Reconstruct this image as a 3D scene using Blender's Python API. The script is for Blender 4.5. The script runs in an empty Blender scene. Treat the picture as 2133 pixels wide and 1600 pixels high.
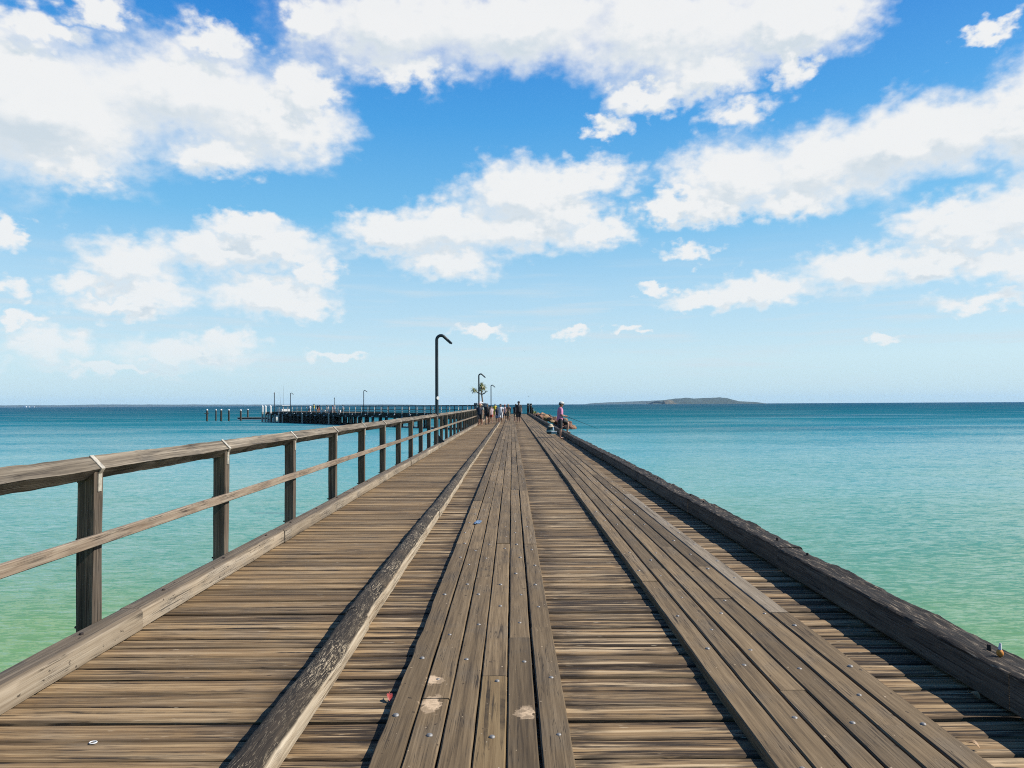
import bpy, bmesh, math, random
from mathutils import Vector, Matrix, noise as mnoise
random.seed(7)
R = math.radians
scene = bpy.context.scene
COL = scene.collection
V = Vector

# ------------------------------------------------------------------ camera
CAM = V((0, 0, 1.65)); FPX = 1480.0
PITCH = math.atan(42.5 / FPX); ROLL = R(-0.30)
CM = Matrix.Rotation(math.pi / 2 + PITCH, 3, 'X') @ Matrix.Rotation(ROLL, 3, 'Z')
cd = bpy.data.cameras.new('camera'); cam = bpy.data.objects.new('camera', cd); COL.objects.link(cam)
cd.sensor_width = 36.0; cd.lens = 36.0 * FPX / 2133.0; cd.clip_start = 0.05; cd.clip_end = 200000
cam.matrix_world = Matrix.Translation(CAM) @ CM.to_4x4()
scene.camera = cam

def ray(x, y):
    d = CM @ V(((x - 1066.5) / FPX, -(y - 800.0) / FPX, -1.0))
    return d / d.y
def at(x, y, Z):
    """survey point: photo pixel -> point on the plane Y = Z"""
    return CAM + ray(x, y) * Z
def on(x, y, z=0.0):
    d = ray(x, y); return CAM + d * ((z - CAM.z) / d.z)

# ------------------------------------------------------------------ tagging / linking
def tag(o, label=None, cat=None, group=None, kind=None):
    if label: o['label'] = label
    if cat: o['category'] = cat
    if group: o['group'] = group
    if kind: o['kind'] = kind
    return o
def empty(name, loc=(0, 0, 0), rz=0.0):
    o = bpy.data.objects.new(name, None); COL.objects.link(o)
    o.location = loc; o.rotation_euler = (0, 0, rz); o.empty_display_size = 0.2
    return o
def woff(o):
    w = V((0, 0, 0))
    while o is not None:
        w += V(o.location); o = o.parent
    return w

class MB:
    def __init__(s):
        s.v = []; s.f = []; s.gc = []; s.rn = []; s.mi = []
    def ring_strip(s, rings, gcs, rnd, mat=0, closed=True, caps=True):
        b = len(s.v); m = len(rings[0])
        for r, g in zip(rings, gcs):
            for p, q in zip(r, g):
                s.v.append(tuple(p)); s.gc.append(tuple(q)); s.rn.append(rnd)
        for i in range(len(rings) - 1):
            for j in range(m if closed else m - 1):
                k = (j + 1) % m
                s.f.append((b + i * m + j, b + i * m + k, b + (i + 1) * m + k, b + (i + 1) * m + j)); s.mi.append(mat)
        if caps and closed:
            s.f.append(tuple(b + j for j in range(m))[::-1]); s.mi.append(mat)
            e = b + (len(rings) - 1) * m
            s.f.append(tuple(e + j for j in range(m))); s.mi.append(mat)
    def strip(s, O, A, U, W, L, sec, n, rnd, fn=None, mat=0, ts=None):
        """sweep section sec [(u,w)] from O along A for L; fn(t,u,w)->(du,dw)"""
        O = V(O); A = V(A); U = V(U); W = V(W)
        rings = []; gcs = []
        ts = ts or [L * i / n for i in range(n + 1)]
        for t in ts:
            r = []; g = []
            for (u, w) in sec:
                du, dw = fn(t, u, w) if fn else (0, 0)
                r.append(O + A * t + U * (u + du) + W * (w + dw)); g.append((t, u, w + rnd * 57.0))
            rings.append(r); gcs.append(g)
        s.ring_strip(rings, gcs, rnd, mat)
    def box(s, c, h, rnd=0.5, mat=0, bev=0.0, rot=0.0):
        """box with half sizes h, long grain along the longest horizontal axis"""
        c = V(c); hx, hy, hz = h
        ca, sa = math.cos(rot), math.sin(rot)
        X = V((ca, sa, 0)); Y = V((-sa, ca, 0)); Z = V((0, 0, 1))
        ax = [(hx, X), (hy, Y), (hz, Z)]
        k = max(range(3), key=lambda i: ax[i][0])
        A = ax[k][1]; U = ax[(k + 1) % 3][1]; W = ax[(k + 2) % 3][1]
        a, u, w = ax[k][0], ax[(k + 1) % 3][0], ax[(k + 2) % 3][0]
        if bev > 0:
            e = min(bev, u * .6, w * .6)
            sec = [(-u + e, -w), (u - e, -w), (u, -w + e), (u, w - e), (u - e, w), (-u + e, w), (-u, w - e), (-u, -w + e)]
        else:
            sec = [(-u, -w), (u, -w), (u, w), (-u, w)]
        s.strip(c - A * a, A, U, W, 2 * a, sec, 1, rnd, mat=mat)
    def tube(s, pts, rad, n=10, rnd=0.5, mat=0, caps=True):
        pts = [V(p) for p in pts]
        if not hasattr(rad, '__len__'): rad = [rad] * len(pts)
        rings = []; gcs = []; ref = None; acc = 0
        for i, p in enumerate(pts):
            d = (pts[min(i + 1, len(pts) - 1)] - pts[max(i - 1, 0)]).normalized()
            if ref is None:
                ref = d.cross(V((0, 0, 1)));
                if ref.length < .1: ref = d.cross(V((0, 1, 0)))
            ref = (ref - d * ref.dot(d)).normalized(); b = d.cross(ref)
            if i: acc += (pts[i] - pts[i - 1]).length
            rings.append([p + (ref * math.cos(2 * math.pi * k / n) + b * math.sin(2 * math.pi * k / n)) * rad[i] for k in range(n)])
            gcs.append([(acc, rad[i] * math.cos(2 * math.pi * k / n), rad[i] * math.sin(2 * math.pi * k / n) + rnd * 57) for k in range(n)])
        s.ring_strip(rings, gcs, rnd, mat, caps=caps)
    def lathe(s, c, prof, n=14, rnd=0.5, mat=0, sx=1, sy=1):
        c = V(c)
        s.ring_strip([[c + V((r * math.cos(2 * math.pi * k / n) * sx, r * math.sin(2 * math.pi * k / n) * sy, z)) for k in range(n)] for r, z in prof],
                     [[(z, r * math.cos(2 * math.pi * k / n), r * math.sin(2 * math.pi * k / n) + rnd * 57) for k in range(n)] for r, z in prof], rnd, mat)
    def ell(s, c, rx, ry, rz, n=12, m=8, rnd=.5, mat=0, z0=-1.0, z1=1.0, rot=None):
        c = V(c); rings = []
        a0, a1 = math.asin(z0), math.asin(z1)
        for i in range(m + 1):
            a = a0 + (a1 - a0) * i / m
            a = max(-1.55, min(1.55, a))
            ring = [V((rx * math.cos(a) * math.cos(2 * math.pi * k / n), ry * math.cos(a) * math.sin(2 * math.pi * k / n), rz * math.sin(a))) for k in range(n)]
            rings.append([c + (rot @ p if rot else p) for p in ring])
        s.ring_strip(rings, [[tuple(p - c) for p in r] for r in rings], rnd, mat)
    def poly(s, pts, rnd=.5, mat=0):
        b = len(s.v)
        for p in pts:
            s.v.append(tuple(p)); s.gc.append(tuple(p)); s.rn.append(rnd)
        s.f.append(tuple(range(b, b + len(pts)))); s.mi.append(mat)
    def mesh(s, name, mats, off=V((0, 0, 0)), smooth=None):
        me = bpy.data.meshes.new(name)
        me.from_pydata([(a - off.x, b - off.y, c - off.z) for a, b, c in s.v], [], s.f)
        if not isinstance(mats, (list, tuple)): mats = [mats]
        for m in mats: me.materials.append(m)
        g = me.attributes.new('gc', 'FLOAT_VECTOR', 'POINT')
        g.data.foreach_set('vector', [c for q in s.gc for c in q])
        r = me.attributes.new('rnd', 'FLOAT', 'POINT'); r.data.foreach_set('value', s.rn)
        me.polygons.foreach_set('material_index', s.mi)
        bm = bmesh.new(); bm.from_mesh(me); bmesh.ops.recalc_face_normals(bm, faces=bm.faces); bm.to_mesh(me); bm.free()
        if smooth is not None:
            me.polygons.foreach_set('use_smooth', [True] * len(me.polygons))
            me.set_sharp_from_angle(angle=R(smooth))
        me.update()
        return me
    def build(s, name, mats, parent=None, smooth=None, origin=None):
        """world coordinates in, object linked (and parented) out"""
        base = woff(parent) if parent else V((0, 0, 0))
        o_w = V(origin) if origin is not None else base
        o = bpy.data.objects.new(name, s.mesh(name, mats, o_w, smooth)); COL.objects.link(o)
        if parent: o.parent = parent
        o.location = o_w - base
        return o

def copy_tree(o, parent=None):
    c = o.copy(); COL.objects.link(c)
    if parent: c.parent = parent
    for ch in list(o.children): copy_tree(ch, c)
    return c

# ------------------------------------------------------------------ node helpers
class NT:
    def __init__(s, nt): s.nt = nt
    def n(s, t, **kw):
        nd = s.nt.nodes.new(t)
        for k, v in kw.items(): setattr(nd, k, v)
        return nd
    def put(s, sock, val):
        if isinstance(val, bpy.types.NodeSocket): s.nt.links.new(val, sock)
        elif val is not None: sock.default_value = val
    def math(s, op, a, b=None, c=None, clamp=False):
        nd = s.n('ShaderNodeMath', operation=op, use_clamp=clamp)
        for i, q in enumerate((a, b, c)): s.put(nd.inputs[i], q) if q is not None else None
        return nd.outputs[0]
    def vm(s, op, a, b=None, c=None, out=0):
        nd = s.n('ShaderNodeVectorMath', operation=op)
        for i, q in enumerate((a, b, c)): s.put(nd.inputs[i], q) if q is not None else None
        return nd.outputs[out]
    def noise(s, vec, scale=1.0, detail=4.0, rough=.55, dist=0.0):
        nd = s.n('ShaderNodeTexNoise')
        s.put(nd.inputs['Vector'], vec); s.put(nd.inputs['Scale'], scale); s.put(nd.inputs['Detail'], detail)
        s.put(nd.inputs['Roughness'], rough); s.put(nd.inputs['Distortion'], dist)
        return nd.outputs[0]
    def ramp(s, fac, stops, interp='LINEAR'):
        nd = s.n('ShaderNodeValToRGB'); nd.color_ramp.interpolation = interp
        els = nd.color_ramp.elements
        while len(els) < len(stops): els.new(0.5)
        for e, (p, c) in zip(els, stops):
            e.position = p; e.color = (c, c, c, 1) if not hasattr(c, '__len__') else (*c, 1)
        s.put(nd.inputs[0], fac); return nd.outputs[0]
    def mr(s, val, a, b, c=0.0, d=1.0, mode='SMOOTHSTEP'):
        nd = s.n('ShaderNodeMapRange', interpolation_type=mode)
        for i, q in enumerate((val, a, b, c, d)): s.put(nd.inputs[i], q)
        return nd.outputs[0]
    def mix(s, fac, a, b, blend='MIX'):
        nd = s.n('ShaderNodeMix', data_type='RGBA', blend_type=blend)
        s.put(nd.inputs[0], fac)
        for sock, q in ((nd.inputs[6], a), (nd.inputs[7], b)):
            s.put(sock, (*q, 1) if isinstance(q, tuple) and len(q) == 3 else q)
        return nd.outputs[2]
    def attr(s, name): return s.n('ShaderNodeAttribute', attribute_name=name)
    def bump(s, h, strength=.5, dist=.01, normal=None):
        nd = s.n('ShaderNodeBump'); s.put(nd.inputs['Height'], h); s.put(nd.inputs['Strength'], strength)
        s.put(nd.inputs['Distance'], dist)
        if normal: s.put(nd.inputs['Normal'], normal)
        return nd.outputs[0]

EXPO = .8                      # the photograph is exposed for the timber, shadows fall to near black
ALB = .62
def new_mat(name):
    m = bpy.data.materials.new(name); m.use_nodes = True
    t = NT(m.node_tree); b = m.node_tree.nodes['Principled BSDF']
    return m, t, b
def plain(name, col, rough=.6, metal=0.0, var=.25, scale=6.0, bump=0.0, coat=0):
    m, t, b = new_mat(name)
    co = t.n('ShaderNodeTexCoord').outputs['Object']
    nz = t.noise(co, scale, 5, .6)
    col = tuple(c * ALB for c in col)
    lo = tuple(c * (1 - var) for c in col); hi = tuple(min(1, c * (1 + var)) for c in col)
    t.put(b.inputs['Base Color'], t.ramp(nz, [(.3, lo), (.7, hi)]))
    t.put(b.inputs['Roughness'], t.mr(nz, .3, .7, max(0, rough - .08), min(1, rough + .08)))
    b.inputs['Metallic'].default_value = metal
    if bump: t.put(b.inputs['Normal'], t.bump(t.noise(co, scale * 4, 6, .6), .5, bump))
    return m

def wood(name, dark, mid, light, grain=(1.3, 42), band=(.45, 9), crack=.35, rndamp=.35, bleach=0.0, blotch=.3, bump=.5,
         black=(.012, .009, .007), crack_lo=.60, extra=None, tone=.76, checks=.75, tint=(1.02, .98, .90)):
    """weathered timber: streaks follow the board ('gc' attribute), each board has its own tone ('rnd')"""
    m, t, b = new_mat(name)
    gc = t.attr('gc').outputs['Vector']; rnd = t.attr('rnd').outputs['Fac']
    n1 = t.noise(t.vm('MULTIPLY', gc, (grain[0], grain[1], grain[1])), 1, 6, .65, .15)
    n2 = t.noise(t.vm('MULTIPLY', gc, (band[0], band[1], band[1])), 1, 5, .6, .3)
    n3 = t.noise(gc, 2.3, 5, .6)
    n4 = t.noise(t.vm('MULTIPLY', gc, (1.1, 34, 34)), 1, 3, .5, .4)
    n5 = t.noise(t.vm('MULTIPLY', gc, (6, 62, 62)), 1, 2, .5, 1.2)
    f = t.math('ADD', t.math('MULTIPLY', n1, .55), t.math('MULTIPLY', n2, .45))
    col = t.ramp(f, [(.34, dark), (.50, mid), (.66, light)])
    # tone per board
    br = t.mr(rnd, 0, 1, 1 - rndamp, 1 + rndamp, 'LINEAR')
    col = t.mix(1.0, col, t.n('ShaderNodeCombineColor').outputs[0], 'MULTIPLY') if False else col
    cc = t.n('ShaderNodeCombineColor'); [t.put(cc.inputs[i], br) for i in range(3)]
    col = t.mix(1.0, col, cc.outputs[0], 'MULTIPLY')
    # grey weathering blotches
    g = t.mr(n3, .45, .7, 0, blotch)
    hs = t.n('ShaderNodeHueSaturation'); hs.inputs['Saturation'].default_value = .45; hs.inputs['Value'].default_value = .8
    t.put(hs.inputs['Color'], col); col = t.mix(g, col, hs.outputs[0])
    # cracks
    ck = t.mr(n4, crack_lo, crack_lo + .06)
    ck = t.math('MULTIPLY', ck, t.mr(n3, .35, .6, .2, 1.0))
    col = t.mix(t.math('MULTIPLY', ck, crack, clamp=True), col, black)
    n6 = t.noise(t.vm('MULTIPLY', gc, (.9, 46, 46)), 1, 3, .5, .8)
    rk = t.mr(t.math('ABSOLUTE', t.math('SUBTRACT', n6, .5)), .004, .022, 1, 0)
    rk = t.math('MULTIPLY', rk, t.mr(n3, .42, .60, .12, 1.0))
    col = t.mix(t.math('MULTIPLY', rk, checks, clamp=True), col, black)
    if bleach > 0:
        bl = t.math('MULTIPLY', t.math('MULTIPLY', t.mr(t.math('ABSOLUTE', t.math('SUBTRACT', n5, .5)), .006, .030, 1, 0), t.mr(n3, .40, .60, .25, 1.0)), bleach, clamp=True)
        col = t.mix(bl, col, (.46, .39, .29))
    if extra: col = extra(t, col, gc)
    col = t.vm('MULTIPLY', col, tuple(ALB * tone * q for q in tint))
    t.put(b.inputs['Base Color'], col)
    b.inputs['Roughness'].default_value = .82
    b.inputs['Specular IOR Level'].default_value = .25
    h = t.math('SUBTRACT', t.math('ADD', t.math('MULTIPLY', n1, .6), t.math('MULTIPLY', n5, .3)), t.math('ADD', t.math('MULTIPLY', ck, .8), t.math('MULTIPLY', rk, .7)))
    t.put(b.inputs['Normal'], t.bump(h, bump, .006))
    return m

# ------------------------------------------------------------------ materials
def deck_extra(t, col, gc):
    """the boards between the tracks and the log are more eroded: dark rot streaks and bleached ridges"""
    x = t.n('ShaderNodeSeparateXYZ'); t.put(x.inputs[0], t.n('ShaderNodeNewGeometry').outputs['Position'])
    X = x.outputs[0]; Y = x.outputs[1]
    inner = t.mr(X, -1.35, -.95)
    st = t.noise(t.vm('MULTIPLY', gc, (.7, 24, 24)), 1, 6, .68, .3)
    st2 = t.noise(t.vm('ADD', t.vm('MULTIPLY', gc, (.75, 17, 17)), (31, 7, 3)), 1, 6, .65, .2)
    dk = t.math('MULTIPLY', t.mr(st, .495, .575), t.mr(inner, 0, 1, .38, .96, 'LINEAR'))
    col = t.mix(dk, col, (.026, .017, .011))
    lt = t.math('MULTIPLY', t.mr(st2, .52, .64), t.mr(inner, 0, 1, .35, .80, 'LINEAR'))
    col = t.mix(lt, col, (.60, .47, .32))
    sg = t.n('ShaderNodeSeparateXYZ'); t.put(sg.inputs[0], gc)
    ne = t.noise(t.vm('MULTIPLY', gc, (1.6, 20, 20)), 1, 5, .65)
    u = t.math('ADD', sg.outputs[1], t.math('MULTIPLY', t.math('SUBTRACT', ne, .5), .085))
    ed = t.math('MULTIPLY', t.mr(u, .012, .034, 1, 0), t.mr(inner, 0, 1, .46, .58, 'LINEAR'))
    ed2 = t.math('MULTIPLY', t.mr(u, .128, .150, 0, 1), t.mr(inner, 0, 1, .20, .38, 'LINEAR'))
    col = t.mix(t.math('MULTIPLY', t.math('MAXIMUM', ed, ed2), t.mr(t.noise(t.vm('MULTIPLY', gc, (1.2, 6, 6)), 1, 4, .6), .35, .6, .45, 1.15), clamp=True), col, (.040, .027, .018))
    ch = t.noise(t.vm('ADD', t.vm('MULTIPLY', gc, (5, 60, 60)), (3, 1, 8)), 1, 2, .5)
    col = t.mix(t.mr(ch, .725, .755, 0, .8), col, (.62, .54, .43))
    # dirt that gathers beside the log and the tracks
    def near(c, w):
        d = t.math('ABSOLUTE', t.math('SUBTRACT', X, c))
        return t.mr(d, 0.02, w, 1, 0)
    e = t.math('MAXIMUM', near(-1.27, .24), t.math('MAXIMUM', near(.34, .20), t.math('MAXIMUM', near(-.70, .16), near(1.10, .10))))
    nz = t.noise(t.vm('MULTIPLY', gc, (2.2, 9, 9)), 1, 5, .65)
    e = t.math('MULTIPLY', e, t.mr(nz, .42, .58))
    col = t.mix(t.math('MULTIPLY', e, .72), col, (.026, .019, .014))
    return col
M = {}
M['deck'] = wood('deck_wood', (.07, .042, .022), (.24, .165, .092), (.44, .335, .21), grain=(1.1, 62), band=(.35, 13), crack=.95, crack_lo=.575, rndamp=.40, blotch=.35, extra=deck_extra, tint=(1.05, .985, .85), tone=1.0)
def track_extra(t, col, gc):
    p = t.n('ShaderNodeNewGeometry').outputs['Position']
    out = col
    nz = t.noise(t.vm('MULTIPLY', p, (9, 9, 9)), 1, 5, .6)
    # spilt pale paint and a filled knot
    for (c, r) in ((on(900, 1466, .06), .085), (on(902, 1415, .06), .07), (on(1098, 1486, .06), .06)):
        d = t.vm('LENGTH', t.vm('MULTIPLY', t.vm('SUBTRACT', p, tuple(c)), (1, .62, 1)), out=1)
        k = t.mr(t.math('ADD', d, t.math('MULTIPLY', t.math('SUBTRACT', nz, .5), .30)), r * .45, r * .75, 1, 0)
        out = t.mix(t.math('MULTIPLY', k, t.mr(nz, .40, .52, .35, .95)), out, (.62, .52, .42))
    # specks of gull droppings, salt and grit
    sp = t.noise(t.vm('MULTIPLY', p, (38, 26, 38)), 1, 2, .5)
    out = t.mix(t.mr(sp, .735, .76, 0, .75), out, (.55, .48, .40))
    sd = t.noise(t.vm('MULTIPLY', p, (24, 14, 24)), 1, 2, .5)
    out = t.mix(t.mr(sd, .715, .75, 0, .8), out, (.03, .022, .016))
    return out
M['track'] = wood('track_wood', (.070, .053, .034), (.160, .125, .082), (.245, .198, .138), grain=(2.2, 75), band=(.5, 16), crack=.6, rndamp=.32, blotch=.5, crack_lo=.66, bump=.35, extra=track_extra, tone=.96, tint=(1.12, .985, .79))
M['track_new'] = wood('track_wood_yellow', (.16, .105, .05), (.235, .165, .085), (.30, .22, .12), grain=(2.2, 60), band=(.5, 16), crack=.95, rndamp=.1, blotch=.1, crack_lo=.57, bump=.4, extra=track_extra, tone=.95)
M['track_pale'] = wood('track_wood_pale', (.17, .135, .10), (.29, .24, .18), (.40, .34, .27), grain=(2.2, 60), band=(.5, 16), crack=.7, rndamp=.1, blotch=.3, bump=.4, extra=track_extra, tone=.95)
def kerb_l_extra(t, col, gc):
    s_ = t.n('ShaderNodeSeparateXYZ'); t.put(s_.inputs[0], t.n('ShaderNodeNewGeometry').outputs['Position'])
    z = t.math('ADD', s_.outputs[2], t.math('MULTIPLY', t.math('SUBTRACT', t.noise(t.vm('MULTIPLY', gc, (2, 20, 20)), 1, 5, .6), .5), .03))
    k = t.mr(z, .128, .150)
    g = t.ramp(t.noise(t.vm('MULTIPLY', gc, (1.3, 70, 70)), 1, 6, .65), [(.32, (.035, .026, .018)), (.5, (.125, .098, .072)), (.7, (.25, .205, .155))])
    col = t.mix(t.math('MULTIPLY', k, .85), col, g)
    pit = t.noise(t.vm('MULTIPLY', gc, (14, 26, 26)), 1, 2, .5)
    return t.mix(t.mr(pit, .70, .74, 0, .8), col, (.04, .032, .026))
def kerb_r_extra(t, col, gc):
    s_ = t.n('ShaderNodeSeparateXYZ'); t.put(s_.inputs[0], t.n('ShaderNodeNewGeometry').outputs['Position'])
    z = t.math('ADD', s_.outputs[2], t.math('MULTIPLY', t.math('SUBTRACT', t.noise(t.vm('MULTIPLY', gc, (3, 16, 16)), 1, 5, .6), .5), .05))
    k = t.mr(z, .195, .222)
    g = t.ramp(t.noise(t.vm('MULTIPLY', gc, (4.5, 38, 38)), 1, 6, .75, .5), [(.40, (.006, .005, .0045)), (.50, (.018, .014, .011)), (.57, (.09, .07, .052)), (.64, (.40, .33, .25))])
    return t.mix(t.math('MULTIPLY', k, .95), col, g)
M['kerb_l'] = wood('kerb_wood_pale', (.20, .155, .11), (.36, .30, .23), (.48, .42, .34), grain=(1.2, 60), band=(.9, 14), crack=.7, rndamp=.18, blotch=.4, crack_lo=.62, extra=kerb_l_extra, tone=.95)
M['kerb_r'] = wood('kerb_wood_dark', (.06, .05, .042), (.15, .125, .105), (.26, .225, .19), grain=(2.0, 60), band=(.7, 18), crack=.8, rndamp=.25, bleach=.0, blotch=.6, bump=.9, extra=kerb_r_extra)
def log_extra(t, col, gc):
    s = t.n('ShaderNodeSeparateXYZ'); t.put(s.inputs[0], gc)
    w = t.noise(t.vm('MULTIPLY', gc, (3, 9, 9)), 1, 4, .6)
    # the sawn side towards the track is bleached pale, the rounded top is black
    side = t.mr(t.math('ADD', s.outputs[1], t.math('MULTIPLY', t.math('SUBTRACT', w, .5), .014)), .0785, .0865)
    pale = t.ramp(t.noise(t.vm('MULTIPLY', gc, (2, 50, 50)), 1, 5, .6), [(.3, (.26, .19, .12)), (.5, (.46, .39, .30)), (.72, (.60, .53, .43))])
    # some logs are less charred
    ch = t.noise(t.vm('MULTIPLY', gc, (.9, 1.2, 1.2)), 1, 3, .5)
    br = t.math('MULTIPLY', t.mr(ch, .55, .70), .45)
    col = t.mix(br, col, (.17, .125, .08))
    return t.mix(side, col, pale)
M['log'] = wood('log_wood', (.014, .011, .009), (.034, .026, .019), (.085, .065, .047), grain=(3, 50), band=(1.2, 22), crack=.6, rndamp=.2, bleach=1.0, blotch=.3, bump=1.0, extra=log_extra, tone=.95)
M['rail'] = wood('rail_wood', (.065, .053, .042), (.235, .20, .158), (.46, .405, .335), grain=(1.2, 60), band=(1.0, 14), crack=.7, rndamp=.2, blotch=.5)
M['midrail'] = wood('midrail_wood', (.20, .15, .11), (.34, .27, .21), (.48, .42, .34), grain=(2, 50), band=(2.5, 14), crack=.5, rndamp=.25, blotch=.4)
M['post'] = wood('post_wood', (.05, .040, .031), (.155, .124, .097), (.34, .285, .225), grain=(1.6, 90), band=(.8, 20), crack=.7, rndamp=.25, blotch=.5)
M['jetty'] = wood('jetty_wood', (.025, .02, .017), (.055, .045, .038), (.10, .085, .07), rndamp=.3)
M['jpost'] = plain('pale_jetty_post', (.62, .57, .50), .8, 0, .2, 4)
M['jetty_light'] = wood('jetty_wood_grey', (.16, .14, .12), (.30, .27, .23), (.42, .38, .33), rndamp=.3)
M['pile'] = wood('pile_wood', (.05, .04, .034), (.10, .085, .07), (.19, .16, .13), rndamp=.4)
M['pile_pale'] = plain('pile_pale', (.48, .45, .38), .8, var=.3, scale=2)
M['white'] = plain('white_cap', (.80, .80, .78), .45, var=.06, scale=3)
M['lamp'] = plain('dark_painted_steel', (.008, .020, .028), .5, 0.0, .12, 3)
M['steel'] = plain('galvanised_steel', (.52, .50, .46), .42, .85, .3, 40)
M['strap'] = plain('worn_strap', (.62, .56, .45), .5, .35, .3, 30)
M['bolt'] = plain('bolt_steel', (.26, .25, .235), .55, .35, .5, 60)
M['rust'] = plain('rusty_bolt', (.05, .035, .028), .8, .3, .4, 60)
M['fence'] = plain('grey_fence_paint', (.10, .13, .15), .5, .2, .2, 5)
M['grey'] = plain('grey_cabinet', (.22, .25, .27), .55, .1, .15, 3)
M['rock_a'] = plain('rock_red', (.22, .105, .065), .92, 0, .55, 1.6, .04)
M['rock_b'] = plain('rock_dark', (.075, .058, .05), .92, 0, .5, 1.6, .04)
M['rock_c'] = plain('rock_orange', (.36, .21, .10), .92, 0, .5, 1.4, .04)
M['leafg'] = plain('pandanus_leaf', (.30, .32, .11), .5, 0, .5, 3)
M['leafd'] = plain('pandanus_dead_leaf', (.40, .29, .13), .7, 0, .4, 3)
M['agave'] = plain('yellow_green_leaf', (.34, .34, .05), .5, 0, .4, 3)
M['bush'] = plain('grey_green_leaf', (.09, .11, .06), .6, 0, .4, 3)
M['trunk'] = plain('pandanus_bark', (.22, .18, .14), .9, 0, .35, 8, .02)
M['glass'] = plain('dark_glass', (.02, .03, .04), .08, 0, .1, 2)

def col_mat(name, c, rough=.75, var=.18, scale=14): return plain(name, c, rough, 0, var, scale, .004)
M['skin'] = col_mat('skin', (.42, .23, .15), .55, .12)
M['skin_tan'] = col_mat('skin_tan', (.30, .145, .085), .55, .14)
M['pink'] = col_mat('pink_cloth', (.72, .25, .42)); M['black'] = col_mat('black_cloth', (.012, .012, .015))
M['navy'] = col_mat('navy_cloth', (.018, .03, .055)); M['whitec'] = col_mat('white_cloth', (.74, .75, .78), .8, .08)
M['palegreen'] = col_mat('pale_green_cloth', (.42, .48, .36)); M['palepink'] = col_mat('pale_pink_cloth', (.66, .48, .48))
M['khaki'] = col_mat('khaki_cloth', (.26, .2, .12), .8, .6, 22); M['bluewhite'] = col_mat('blue_white_cloth', (.26, .36, .55), .8, .75, 24)
M['yellow'] = col_mat('yellow_plastic', (.80, .60, .015), .5, .1, 3); M['redc'] = col_mat('red_cloth', (.45, .06, .03))
M['orange'] = col_mat('orange_cloth', (.70, .26, .03)); M['teal'] = col_mat('teal_fabric', (.012, .075, .09), .7, .3, 9)
M['aqua'] = col_mat('aqua_fabric', (.32, .55, .52)); M['hair'] = col_mat('dark_hair', (.022, .015, .011), .6)
M['hair_l'] = col_mat('grey_fair_hair', (.36, .28, .19), .6); M['straw'] = col_mat('straw_hat', (.62, .50, .33))
M['cap'] = col_mat('pale_cap', (.62, .60, .55)); M['redhat'] = col_mat('dull_red_hat', (.40, .13, .10)); M['skyblue'] = col_mat('sky_blue_cloth', (.28, .45, .62))
M['eye'] = plain('eye_dark', (.02, .015, .012), .2, 0, .1)

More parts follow.
